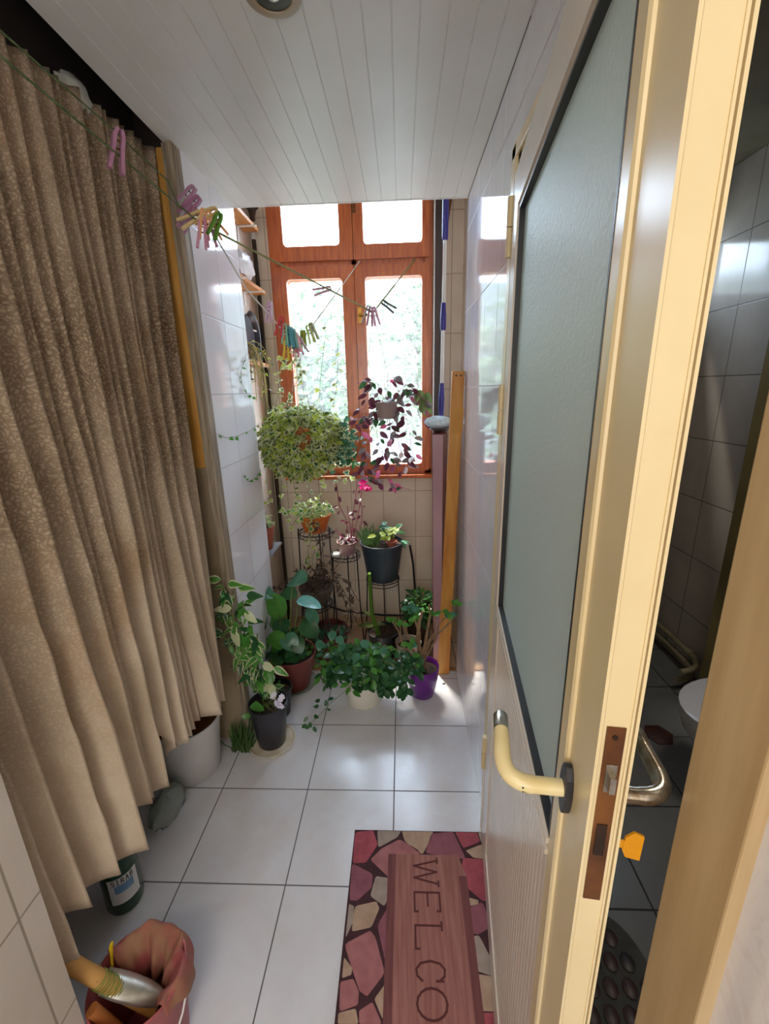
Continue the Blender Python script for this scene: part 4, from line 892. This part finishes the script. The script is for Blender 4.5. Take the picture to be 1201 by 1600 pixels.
for u, v, dx, mi in ((345,905,-.9,0),(356,912,.5,0),(372,918,.8,0),(350,985,-.8,1),(338,1005,-.6,1),(365,985,.2,2),(362,950,-.5,2),(382,955,.6,2),(424,1068,.1,2),(425,1060,-.4,2),(410,1035,.8,2),(428,1042,.9,0),(385,930,.7,1)):
    lv.leaf(at(u, v, y=1.47), (dx, -.3, -.5 if v > 950 else .1), (0,-.9,.5), .070, .034, 'lance', mi, 2 if mi != 1 else None, .3)
for q in lv.v: 
    if q.y > 1.51 and q.x < -.668: q.x = -.668
st.build('stems', M_stem, t); lv.build('foliage', [L_mg, L_dg, L_cr], t, True, angle=60)
# weeds at the pillar foot
t = thing('weed_tuft', (-.70, 1.49, .0), 'tuft of thin green weeds at the foot of the pillar post', 'weeds'); lv = MB()
for i in range(110): lv.leaf((-.70+rG.uniform(-.05,.04), 1.485+rG.uniform(-.03,.015), .002), (rG.uniform(-.6,.6), rG.uniform(-.8,.1), 1), (0,-1,0), rG.uniform(.04,.15), .006, 'blade', 0, None, .4)
lv.build('blades', L_grass, t, False)
# black pot with white flowers on a saucer
o = Vector((-.583, 1.515, .010))
tag(MB().lathe([(.085,-.008),(.095,0),(.101,.010),(.097,.011),(.09,.002),(.0001,-.001)], o, 40).build('saucer', plain('stained_white_saucer', (226,220,206), (206,190,160), .4, 14), None), 'stained white saucer under the black pot with the white flowers', 'saucer')
o = o + Vector((0,0,.001)); t = thing('potted_white_flowers', o, 'black plastic pot on a white saucer with a cluster of white flowers', 'potted plant')
make_pot(t, o, .058, .080, .205, plain('charcoal_plastic', (46,44,52), (38,36,42), .35, 8), lip=.02, soil=.03)
lv, st = MB(), MB(); base = o + Vector((0,0,.18))
fc = Vector(at(436, 1092, y=1.44)); st.tube(bez(base, base + Vector((.02,-.03,.07)), fc, 6), .0025, 6); st.tube(bez(base, base + Vector((-.02,-.03,.05)), at(405, 1118, y=1.47), 6), .0025, 6)
for i in range(10): st.tube(bez(base + Vector((rG.uniform(-.04,.04), rG.uniform(-.04,.04), 0)), base + Vector((rG.uniform(-.04,.04), -.03, .04)), base + Vector((rG.uniform(-.05,.06), rG.uniform(-.06,.03), rG.uniform(0,.03))), 5), .0012, 5)
lv.leaf(at(404, 1112, y=1.47), (.05,-.4,1), (0,-1,.3), .075, .06, 'oval', 0, None, .1); lv.leaf(at(392, 1118, y=1.48), (-.6,-.4,.2), (0,-1,.6), .04, .025, 'oval', 0)
st.build('stems', M_stem, t); lv.build('leaves', L_mg, t, True)
fl = MB()
for i in range(17):
    a = rG.uniform(0, 2*PI); rr = rG.uniform(0, 1)**.5*.031; c_ = fc + Vector((rr*math.cos(a), -.008+rG.uniform(-.012,.004), rr*math.sin(a)*1.1)); nd = nrm((math.cos(a)*.5, -1, math.sin(a)*.5+.2)); sd = nrm(nd.cross((0,0,1))); up_ = sd.cross(nd)
    for k_ in range(5):
        an = k_*2*PI/5 + i; dd = sd*math.cos(an) + up_*math.sin(an); fl.leaf(c_, dd + nd*.15, nd, .0125, .0095, 'round', 0, None, -.1, 0)
fl.build('flowers', leafm('white_petal', (250,248,255), (240,236,252), .3, .5), t, True)

# cream pot with dark bushy plant
o = Vector((-.205, 1.80, .002)); rH = random.Random(111)
t = thing('potted_bushy_plant', o, 'cream white pot with a bushy dark green plant, centre of the floor by the bay', 'potted plant')
make_pot(t, o, .086, .094, .165, M_cream_pot, lip=.004, soil=.012, n=44)
lv, st = MB(), MB(); base = o + Vector((0,0,.155))
for i in range(30):
    a = rH.uniform(0, 2*PI); rr = rH.uniform(.05,.23); e = base + Vector((math.cos(a)*rr, math.sin(a)*rr*.65 - .02, rH.uniform(-.03,.15) - .25*max(0, rr-.12)))
    vine(st, lv, bez(base + Vector((math.cos(a)*.03, math.sin(a)*.03, 0)), base.lerp(e, .5) + Vector((0,0,.09)), e, 8), 22, .044, (0,0,0,1), 'oval', None, .0018, rnd=rH, up=(0,-.3,1))
for i in range(420):
    z = rH.uniform(-.3,1); a = rH.uniform(0, 2*PI); rr = math.sqrt(1-z*z); k_ = rH.uniform(.4,1); p = base + Vector((rr*math.cos(a)*.185*k_, rr*math.sin(a)*.12*k_ - .015, .03 + z*.12*k_)); Lf = rH.uniform(.03,.055)
    lv.leaf(p, (rH.uniform(-1,1), rH.uniform(-1,.3), rH.uniform(-.6,.4)), (rH.uniform(-.5,.5),-.4,1), Lf, Lf*.68, 'oval', rH.choice((0,0,0,0,1)), None, .25)
vine(st, lv, [base + Vector((-.05,-.06,0))] + [Vector(at(u, v, y=y_)) for u, v, y_ in ((545,1075,1.70),(515,1100,1.62),(500,1116,1.58),(485,1131,1.55))], 4, .03, (0,), 'oval', None, .0013, rnd=rH)
for u, v in ((484,1128),(481,1120),(490,1118),(489,1135),(478,1131),(500,1094),(509,1093),(498,1103),(484,1136)): lv.leaf(at(u, v, y=1.56), (rH.uniform(-1,1), -.4, rH.uniform(-1,.6)), (0,-1,.5), .028, .017, 'oval', 0)
for i in range(70):
    u = rH.uniform(590, 638); v = rH.uniform(1045, 1085); lv.leaf(at(u, v, y=rH.uniform(1.66,1.78)), (rH.uniform(-1,1), -.5, rH.uniform(-1,.2)), (0,-.6,1), .04, .026, 'oval', 0)
for u, v in ((500,1000),(525,995),(540,1005),(565,1000),(520,985),(600,1010),(560,1020),(540,1040)): lv.leaf(at(u, v, y=1.72), (rH.uniform(-.7,.7), -.5, -.3), (0,-.4,1), .05, .04, 'oval', 2)
st.build('stems', M_stem, t); lv.build('foliage', [L_dg, L_mg, L_bg], t, True, angle=60)

# purple pot
o = Vector((.087, 1.835, .002)); rJ = random.Random(121)
t = thing('potted_bare_stem_plant', o, 'purple pot with thick bare stems and a few green leaf tips near the right wall', 'potted plant')
MB().lathe([(.048,0),(.055,.006),(.068,.06),(.078,.12),(.081,.165),(.079,.168),(.076,.165),(.073,.14),(.04,.138)], o, 40).build('pot', M_purple, t)
MB().lathe([(.073,.141),(.04,.144),(.0001,.146)], o, 24).build('soil', M_soil, t)
lv, st = MB(), MB(); base = o + Vector((.0,.0,.135))
for pxs, r_ in [([(660,1040),(672,1000),(690,985),(705,970),(712,945)], .006), ([(658,1040),(665,1000),(672,960),(670,945)], .008), ([(655,1040),(652,1000),(655,970),(660,955)], .010), ([(665,1040),(680,1000),(685,975),(700,960)], .005), ([(645,1040),(630,1010),(622,985),(612,970)], .006), ([(650,1040),(640,1000),(628,975)], .005), ([(668,1040),(662,1010),(678,990),(680,960)], .006), ([(662,1042),(655,990),(648,968)], .008)]:
    q = [base + Vector((rJ.uniform(-.02,.02), rJ.uniform(-.02,.02), 0))] + vpx(pxs[1:], 1.80); MB().tube(q, [r_, r_*.95] + [r_*.8]*(len(q)-3) + [r_*.55], 8).build('stem', M_stemb, t)
    if rJ.random() < .8: 
        for _ in range(3): lv.leaf(q[-1], (rJ.uniform(-1,1), -.3, rJ.uniform(0,.7)), (0,-.8,.8), .035, .024, 'oval', 0)
for u, v, n in ((640,950,6),(650,955,5),(703,960,6),(640,1005,6)):
    for _ in range(n): lv.leaf(at(u+rJ.uniform(-5,5), v+rJ.uniform(-3,3), y=1.8), (rJ.uniform(-1,1), -.4, rJ.uniform(-.2,.6)), (0,-.8,.8), .04, .026, 'oval', rJ.choice((0,1)))
for i in range(34): lv.leaf(at(rJ.uniform(618,655), rJ.uniform(1022,1050), y=1.76), (rJ.uniform(-1,1), -.6, rJ.uniform(-.5,.4)), (0,-.7,1), .045, .028, 'oval', rJ.choice((2,2,2,0)))
lv.build('foliage', [L_mg, L_bg, L_dg], t, True, angle=60)
lbp = o + Vector((-.040,-.061,.098)); MB().ell(lbp, (.014,.0025,.01), 16, 8).build('pot_sticker', M_white, t)
# crumbs near the wall
tag(MB().ell((.2, 1.91, .004), (.008,.005,.003), 8, 5, jit=.2).build('dry_leaf_crumb', M_darkbrown, None), 'small dark dry scrap on the floor near the foot of the yellow plank', 'debris')

# ------------------------------------------------------------------ left: bucket, bag, bottle
o = Vector((-.868, 1.385, .001)); t = thing('white_bucket', o, 'white plastic bucket with a dark pot inside, half under the curtain', 'bucket')
MB().lathe([(.095,0),(.1,.005),(.122,.225),(.126,.228),(.127,.245),(.122,.247),(.118,.24),(.096,.02),(.0001,.02)], o, 44).build('bucket_body', plain('off_white_plastic', (216,214,210), (206,202,196), .35, 6), t)
MB().lathe([(.08,.03),(.104,.235),(.108,.238),(.104,.236),(.09,.18),(.0001,.178)], o, 36).build('inner_pot', plain('dark_inner', (62,44,40), (40,30,28), .6, 12), t)
MB().lathe([(.1175,.232),(.1085,.236),(.1175,.240)], o, 36).build('rust_band', M_rust, t)
g = MB(); c_ = Vector((-.86, 1.17, .055)); g.ell(c_, (.05,.085,.050), 16, 10, jit=.10, rnd=random.Random(131)); tag(g.build('plastic_bag', M_bagpl, None, True), 'crumpled grey see-through plastic bag on the floor beside the white bucket', 'bag')
o = Vector((-.855, .905, .001)); t = thing('green_bottle', o, 'dark green plastic bottle with a white and blue label under the curtain hem', 'bottle')
MB().lathe([(.035,0),(.046,.006),(.05,.02),(.05,.15),(.0485,.17),(.05,.19),(.046,.225),(.03,.265),(.016,.29),(.014,.315),(.0001,.316)], o, 36).build('bottle_body', plain('green_bottle_plastic', (18,66,38), (12,50,30), .15, 6), t)
MB().lathe([(.017,.312),(.0175,.335),(.0001,.336)], o, 20).build('cap', plain('green_cap', (30,90,50), None, .4), t)
g = MB(); A0, A1 = -1.55, .05; n_ = 16
def cyl(a, z, r=.0508): return o + Vector((r*math.cos(a), r*math.sin(a), z))
vs = []
for i in range(n_+1):
    a = A0 + (A1-A0)*i/n_
    for z in (.055, .095, .125, .150): vs.append(cyl(a, z))
fs = []; ms = []
for i in range(n_):
    for k_ in range(3): fs.append((i*4+k_, (i+1)*4+k_, (i+1)*4+k_+1, i*4+k_+1)); ms.append((0, 1 if 2 < i < 13 else 0, 0)[k_] )
g.add(vs, fs, ms); lb_ = g.build('label', [plain('label_white', (214,216,212), None, .5), plain('label_blue', (120,160,190), (90,130,170), .5, 60)], t)
def glyphs(txt):  # simple stroke letters on a unit cell (x 0-.7, y 0-1)
    G = {'S': [[(.65,.85),(.5,1),(.2,1),(.05,.8),(.15,.58),(.55,.45),(.65,.2),(.5,0),(.2,0),(.03,.15)]], 'I': [[(.35,0),(.35,1)],[(.2,0),(.5,0)],[(.2,1),(.5,1)]], 'R': [[(.08,0),(.08,1),(.5,1),(.62,.88),(.62,.65),(.5,.52),(.08,.52)],[(.35,.52),(.66,0)]],
         'A': [[(.02,0),(.35,1),(.68,0)],[(.16,.38),(.54,.38)]], 'B': [[(.08,0),(.08,1),(.5,1),(.6,.88),(.6,.64),(.5,.53),(.08,.53)],[(.5,.53),(.64,.4),(.64,.13),(.52,0),(.08,0)]],
         'W': [[(-.08,1),(.14,0),(.36,.95),(.58,0),(.8,1)],[(-.16,1),(.02,1)],[(.7,1),(.88,1)]], 'E': [[(.66,.12),(.66,0),(.06,0),(.06,1),(.64,1),(.64,.88)],[(.06,.52),(.48,.52)]], 'L': [[(.06,1),(.06,0),(.66,0),(.66,.14)],[(-.04,1),(.18,1)]],
         'C': [[(.68,.80),(.52,.97),(.3,1),(.1,.84),(.02,.5),(.1,.16),(.3,0),(.52,.03),(.68,.2)],[(.68,.7),(.68,.92)]], 'O': [[(.35+.36*math.cos(a*PI/8), .5+.5*math.sin(a*PI/8)) for a in range(17)]], 'M': [[(0,0),(.02,1),(.38,.2),(.74,1),(.78,0)],[(-.08,0),(.1,0)],[(.68,0),(.88,0)]]}
    return [G[c_] for c_ in txt]
def ribbon(mb, pts, w_, nv, mi=0):
    for a, b in zip(pts, pts[1:]):
        d = nrm(b-a); s_ = d.cross(nv)*w_/2; e = d*w_*.4; mb.add([a-e-s_, a-e+s_, b+e+s_, b+e-s_], [(0,1,2,3)], mi)
g = MB(); 
for i, strokes in enumerate(glyphs('SIRAB')):
    for stt in strokes:
        pts = [cyl(A0 + .22 + (i+ x_*.9)*(A1-A0-.4)/5, .129 + z_*.0165, .0512) for x_, z_ in stt]
        for a, b in zip(pts, pts[1:]):
            nv = nrm(((a+b)/2 - o) * Vector((1,1,0))); ribbon(g, [a, b], .0026, nv)
g.build('lettering', plain('label_ink', (20,24,30), None, .5), lb_, False)

# ------------------------------------------------------------------ red bucket with tools
o = Vector((-.607, .622, .001)); rK = random.Random(141)
t = thing('tool_bucket', o, 'pinkish red bucket in the near left corner holding tools and a cloth', 'bucket')
MB().lathe([(.072,0),(.076,.004),(.095,.21),(.099,.214),(.1,.225),(.096,.226),(.092,.215),(.073,.02),(.0001,.018)], o, 40).build('bucket_body', plain('pink_red_plastic', (176,92,92), (158,78,80), .5, 8), t)
MB().tube([o + Vector((.094*math.cos(a), .094*math.sin(a), .215)) + Vector((.012*math.cos(-.5), -.01, 0)) - Vector((0,0,.10*math.sin((a+2.2)/2.6*PI))) for a in [-2.2 + i*2.6/14 for i in range(15)]], .0022, 6).build('wire_handle', M_white, t)
# cloth draped over the rim
g = MB(); NA, NB = 64, 14; a0, a1 = -.55, 2.75
for i in range(NA+1):
    a = a0 + (a1-a0)*i/NA
    for j in range(NB+1):
        b_ = j/NB; wob = .012*math.sin(a*7+1.5*b_) + .008*math.sin(a*13 + 3) 
        if b_ < .45: q = b_/.45; r_ = .045 + .045*q + wob*.8; z_ = .13 + .095*q + .02*math.sin(PI*q) + wob*.6
        else: q = (b_-.45)/.55; r_ = .09 + .018*math.sin(q*PI/2) + wob*.25 ; z_ = .238 - .06*q*(1+.4*math.sin(a*3)) + wob*.3*(1-q)
        g.v.append(o + Vector((r_*math.cos(a), r_*math.sin(a), z_)))
g.f = [(i*(NB+1)+j, (i+1)*(NB+1)+j, (i+1)*(NB+1)+j+1, i*(NB+1)+j+1) for i in range(NA) for j in range(NB)]; g.mi = [0]*len(g.f)
cl = g.build('rag', plain('dusty_red_cloth', (158,78,80), (150,112,84), .9, 14, bs=.5), None, True, angle=180); sm = cl.modifiers.new('thick', 'SOLIDIFY'); sm.thickness = .003
tag(cl, 'dusty red cloth crumpled over the rim of the tool bucket', 'cloth')
A = Vector(at(95, 1497, x=-.735)); B = Vector((-.575, .615, .115))
t = thing('thick_wooden_handle', A, 'thick pale wooden tool handle bound with green twine, stuck in the bucket', 'tool')
MB().tube([A, A.lerp(B,.5), B], [.0165,.0165,.015], 16).build('shaft', plain('pale_tool_wood', (206,160,92), (184,134,70), .5, 5, stretch=(2,2,2)), t)
g = MB(); ax = nrm(B-A); s1 = nrm(ax.cross((0,0,1))); s2 = ax.cross(s1); q = []
for i in range(160):
    a = i*.55; tt = .36 + .22*(i/160) + .02*math.sin(i*.3); q.append(A.lerp(B, tt) + (s1*math.cos(a) + s2*math.sin(a))*.0178)
g.tube(q, .0012, 4)
for i in range(12):
    p_ = A.lerp(B, rK.uniform(.36,.58)) + (s1*rK.uniform(-1,1) - s2*.2 + Vector((0,0,.6)))*.018; g.tube([p_, p_ + Vector((rK.uniform(-.01,.01), rK.uniform(-.01,.01), rK.uniform(.0,.012)))], .0007, 4)
g.build('twine', plain('green_twine', (150,156,74), (110,120,52), .8, 40), t)
A2 = Vector(at(118, 1575, x=-.70)); B2 = Vector((-.59,.575,.05))
t = thing('thin_wooden_handle', A2, 'darker orange wooden tool handle lying lowest in the bucket', 'tool')
A2 = Vector((-.668,.560,.235)); MB().tube([A2, A2.lerp(B2,.5), B2], .0125, 14).build('shaft', plain('orange_tool_wood', (176,112,58), (150,86,40), .5, 5), t)
# trowel blade
t = thing('garden_trowel', Vector((-.63,.62,.2)), 'silvery trowel blade lying across the top of the bucket', 'trowel')
g = MB(); T0 = Vector(at(162, 1533, z=.232)); T1 = Vector(at(262, 1562, z=.150)); ax = nrm(T1-T0); sd = nrm(ax.cross((0,0,1))); nn_ = sd.cross(ax); NB = 12
for i in range(11):
    q = i/10; wd = .021*math.sin(PI*min(1, q*.62+.30))**.6*(1 if q < .8 else 1-(q-.8)*2.2)
    for j in range(NB+1):
        w_ = j/NB*2-1; g.v.append(T0.lerp(T1, q) + sd*w_*wd*1.25 + nn_*(.014*(1-w_*w_)))
g.f = [(i*(NB+1)+j, (i+1)*(NB+1)+j, (i+1)*(NB+1)+j+1, i*(NB+1)+j+1) for i in range(10) for j in range(NB)]; g.mi = [0]*len(g.f)
bl = g.build('blade', plain('tin', (206,206,196), (170,166,150), .3, 20, metal=.7), t, True, angle=180); sm = bl.modifiers.new('thick', 'SOLIDIFY'); sm.thickness = .0015
MB().tube([T0 + nn_*.01 - ax*.03, T0 + nn_*.012 + ax*.01], .006, 10).build('neck', M_rust, t)
Yp = Vector(at(168, 1512, z=.23)); g = MB().tube(bez(Yp - Vector((0,0,.06)), Yp + Vector((.0,.02,.02)), Yp + Vector((.004,.02,.045)), 8), [.005,.005,.0045,.004,.004,.005,.006,.008,.004], 8, flat=.4)
tag(g.build('yellow_ribbon', plain('yellow_ribbon_plastic', (232,200,30), (220,184,20), .4, 10), None), 'bright yellow plastic strip sticking up out of the bucket', 'ribbon')

# ------------------------------------------------------------------ welcome mat
def gp(x_, y_): p = at(500 + x_/3.0025, 1200 + y_/3.0025, z=.006); return (p.x, p.y)
mt_c = [plain('mat_base', (70,34,40), (58,28,34), .85, 60), plain('stone_red', (172,82,92), (150,66,78), .8, 30), plain('stone_pink', (172,112,112), (156,96,98), .8, 30), plain('stone_beige', (186,158,134), (168,138,116), .8, 30), plain('stone_grey', (168,152,140), (150,134,122), .8, 30), plain('stone_mauve', (146,88,98), (130,74,86), .8, 30),
        plain('mat_plank', (166,114,104), (142,88,80), .8, 6, stretch=(18,1,1)), plain('mat_plank_dark', (124,72,70), (106,58,58), .8, 6, stretch=(18,1,1))]
MX0, MX1, MY0, MY1 = -.181, .262, .36, 1.131
t = thing('welcome_mat', (.04, .75, 0), 'red doormat printed with stones and a plank reading WELCOME', 'doormat')
g = MB().box((MX0, MY0, .0005), (MX1, MY1, .006)); Z = .0064
stones = [(1,[(165,305),(245,290),(268,360),(215,440),(155,445)]),(4,[(270,290),(380,290),(360,325),(275,372)]),(3,[(385,292),(530,292),(510,345),(478,405),(400,345)]),(2,[(240,430),(290,380),(372,338),(460,390),(462,428),(350,450),(335,462),(325,512)]),
 (5,[(525,310),(620,298),(680,425),(610,418),(497,398)]),(1,[(635,300),(730,298),(748,345),(672,375)]),(4,[(740,300),(785,300),(788,355),(755,348)]),(3,[(685,388),(750,362),(792,362),(795,430),(720,420)]),(1,[(672,425),(795,437),(805,620),(760,620),(690,560),(665,500)]),
 (5,[(150,450),(245,500),(240,560),(175,620),(140,618)]),(4,[(262,510),(330,520),(330,590),(300,645),(237,600)]),(3,[(165,650),(262,628),(275,660),(240,745),(150,765)]),(4,[(135,640),(158,650),(155,720),(120,795)]),(2,[(117,830),(235,768),(258,800),(300,960),(220,1065),(185,1040)]),
 (5,[(270,740),(325,645),(333,648),(327,900),(306,905)]),(5,[(678,665),(760,632),(805,740),(740,780),(686,760)]),(3,[(683,605),(740,620),(742,640),(688,648)]),(4,[(695,800),(745,788),(818,930),(810,975),(708,940)]),(2,[(790,780),(812,775),(815,880)]),
 (3,[(720,985),(740,970),(828,985),(832,1140),(738,1135),(722,1060)]),(1,[(738,1150),(832,1150),(836,1200),(742,1200)]),(3,[(113,890),(150,940),(145,970),(103,985)]),(2,[(96,1005),(155,992),(180,1050),(175,1110),(92,1140)]),(3,[(88,1150),(165,1130),(178,1200),(84,1200)]),(2,[(185,1140),(245,1100),(280,1180),(285,1200),(185,1200)]),(3,[(255,1085),(310,1010),(312,1100),(308,1180),(290,1170)])]
def addpoly(poly, mi, z=Z, shrink=0):
    cx_ = sum(p[0] for p in poly)/len(poly); cy_ = sum(p[1] for p in poly)/len(poly); out = []
    n = len(poly)
    for i in range(n):      # rounded corners
        a, b, c = poly[i-1], poly[i], poly[(i+1) % n]
        for w_ in (.14,): out += [(b[0]+(a[0]-b[0])*w_, b[1]+(a[1]-b[1])*w_), (b[0]+((a[0]+c[0])/2-b[0])*.06, b[1]+((a[1]+c[1])/2-b[1])*.06), (b[0]+(c[0]-b[0])*w_, b[1]+(c[1]-b[1])*w_)]
    out = [(cx_+(x_-cx_)*1.045, cy_+(y_-cy_)*1.045) for x_, y_ in out]
    out = [(min(max(x_, MX0+.001), MX1-.001), min(max(y_, MY0+.001), MY1-.002)) for x_, y_ in out]
    m_ = len(out); sg = sum(out[i][0]*out[(i+1)%m_][1]-out[(i+1)%m_][0]*out[i][1] for i in range(m_))
    if sg < 0: out = out[::-1]
    g.add([(x_, y_, z) for x_, y_ in out], [tuple(range(m_))], mi)
for mi, ps in stones: addpoly([gp(*p) for p in ps], mi)
# the part of the mat nearer than the picture's edge repeats the print
for mi, ps in stones:
    q = [gp(*p) for p in ps]; q = [(x_, 2*.655 - y_ - .006) for x_, y_ in q]
    if max(y_ for _, y_ in q) < .652 and min(y_ for _, y_ in q) > MY0: addpoly(q, mi)
g.add([(-.062,1.052,.0066),(-.066,MY0+.04,.0066),(.178,MY0+.04,.0066),(.185,.99,.0066),(.165,1.052,.0066)], [(0,1,2,3,4)], 6)
g.add([(-.062,1.052,.0067),(-.066,MY0+.04,.0067),(-.045,MY0+.04,.0067),(-.038,1.052,.0067)], [(0,1,2,3)], 7)
g.add([(.160,.99,.0067),(.158,MY0+.04,.0067),(.178,MY0+.04,.0067),(.185,.99,.0067)], [(0,1,2,3)], 7)
g.build('mat_body', mt_c, t, False)
def gy(v): return at(665, v, z=.006).y
g = MB(); spans = [(1348,1378),(1392,1428),(1443,1487),(1501,1535),(1545,1596)]; ys = [(gy(a), gy(b)) for a, b in spans]; lastd = ys[-1][1]; ys += [(lastd-.022, lastd-.11), (lastd-.13, lastd-.19)]
for (ya, yb), strokes in zip(ys, glyphs('WELCOME')):
    for stt in strokes:
        pts = [Vector((.020 + z_*.075, ya + (yb-ya)*x_/.72, .0072)) for x_, z_ in stt]; ribbon(g, pts, .0055, Vector((0,0,1)))
for v_ in g.v: v_.z = .0072 + R.uniform(0,.0002)
g.build('lettering', plain('mat_letter', (92,46,44), None, .9), t, False)

# ------------------------------------------------------------------ outside
struct('ground', MB().box((-14, 2.8, -3.2), (14, 30, -3)), plain('outdoor_ground', (170,170,160), (150,150,140), .9, 1))
rQ = random.Random(151)
def tree(c, rr, n, lb, mats, hz):
    t = thing('tree', (c[0], c[1], -3), lb, 'tree', 'trees outside the window'); tr = MB().tube([(c[0], c[1], -3), (c[0]+.1, c[1], c[2]-1.2), (c[0]-.1, c[1], c[2]+.8)], [.2,.14,.06], 10)
    for i in range(26):
        a = rQ.uniform(0, 2*PI); e = Vector(c) + Vector((math.cos(a)*rr*.8, math.sin(a)*rr*.6, rQ.uniform(-.6,1)*hz*.8)); tr.tube(bez((c[0], c[1], c[2]-1+rQ.uniform(0,1.2)), Vector(c)*.6+e*.4, e, 6), [.05,.04,.032,.025,.02,.012,.006], 5)
    tr.build('trunk', plain('grey_bark', (150,140,126), (120,110,98), .9, 10), t)
    lv = MB()
    for i in range(n):
        z = rQ.uniform(-1,1); a = rQ.uniform(0,2*PI); q = math.sqrt(1-z*z); k_ = rQ.uniform(.3,1.05); p = Vector(c) + Vector((q*math.cos(a)*rr*k_, q*math.sin(a)*rr*.7*k_, z*hz*k_)); lv.leaf(p, rdir(rQ.uniform(0,6.3), rQ.uniform(-.7,.5)), (rQ.uniform(-.5,.5),-.6,.6), .13, .08, 'oval', rQ.choice((0,1)))
    lv.build('crown', mats, t, False)
tm = [leafm('outdoor_leaf', (78,102,62), (96,118,76), .25), leafm('outdoor_leaf_dark', (54,74,46), (70,90,54), .2)]
tree((-1.5, 7.0, 1.5), 1.35, 3400, 'leafy tree outside, seen through the left window sash', tm, 1.5)
tree((.5, 9.0, 2.1), 1.4, 3400, 'leafy tree outside, seen through the right window sash', tm, 1.7)
t = thing('neighbour_building', (1.0, 11, -3), 'grey neighbouring building with a concrete band beyond the trees', 'building')
MB().box((-7, 11, -3), (8, 13, 2.45)).build('wall', plain('grey_render', (112,116,112), (98,102,98), .9, 1), t, False)
MB().box((-7.1, 10.8, 2.45), (8.1, 13, 2.85)).build('parapet', plain('concrete', (104,94,92), (92,84,82), .9, 2), t, False)
MB().box((-6.5, 12, 2.85), (7.5, 12.9, 4.0)).build('upper_wall', plain('grey_render', (112,116,112)), t, False)

# ------------------------------------------------------------------ light
wd = bpy.data.worlds.new('world'); bpy.context.scene.world = wd; wd.use_nodes = True
bg = wd.node_tree.nodes['Background']; bg.inputs[0].default_value = (.64, .81, 1.0, 1); bg.inputs[1].default_value = 7.0
def area(nm, loc, rot, sx_, sy_, power, col, portal=False):
    l_ = bpy.data.lights.new(nm, 'AREA'); l_.shape = 'RECTANGLE'; l_.size = sx_; l_.size_y = sy_; l_.energy = power; l_.color = col
    if portal: l_.cycles.is_portal = True
    o_ = bpy.data.objects.new(nm, l_); C.objects.link(o_); o_.location = loc; o_.rotation_euler = rot; return o_
area('window_portal', ((WX0+WX1)/2, YB+.16, (WZ0+WZ1)/2), (-PI/2, 0, 0), WX1-WX0, WZ1-WZ0, 1, (1,1,1), True)
area('bathroom_window_portal', (1.17, 2.50, 2.01), (-PI/2, 0, 0), .5, .24, 1, (1,1,1), True)
area('bathroom_fill_light', (.9, .9, 2.38), (0, 0, 0), .25, .25, 3.2, (1.0, .90, .76))  # unseen fill light, added to lift the dim bathroom
area('room_ceiling_lamp', (-.2, -.75, 2.19), (0, 0, 0), .6, .6, 3.2, (1.0, .84, .62))
area('room_fill_light', (-.2, -1.62, 1.5), (PI/2, 0, 0), .9, 1.3, 7, (.95, .97, 1.0))  # fill panel added behind the camera to brighten the corridor
sn = bpy.data.lights.new('sun', 'SUN'); sn.energy = 6; sn.angle = math.radians(9); sn.color = (1, .93, .8)
so = bpy.data.objects.new('sun', sn); C.objects.link(so); so.rotation_euler = Vector((.16, -.36, -.90)).to_track_quat('-Z', 'Y').to_euler()
vs_ = bpy.context.scene.view_settings; vs_.view_transform = 'Standard'; vs_.look = 'None'; vs_.gamma = 1; vs_.use_curve_mapping = False; vs_.exposure = 1.35
bpy.context.scene.cycles.max_bounces = 10; bpy.context.scene.cycles.diffuse_bounces = 6; bpy.context.scene.cycles.transparent_max_bounces = 12
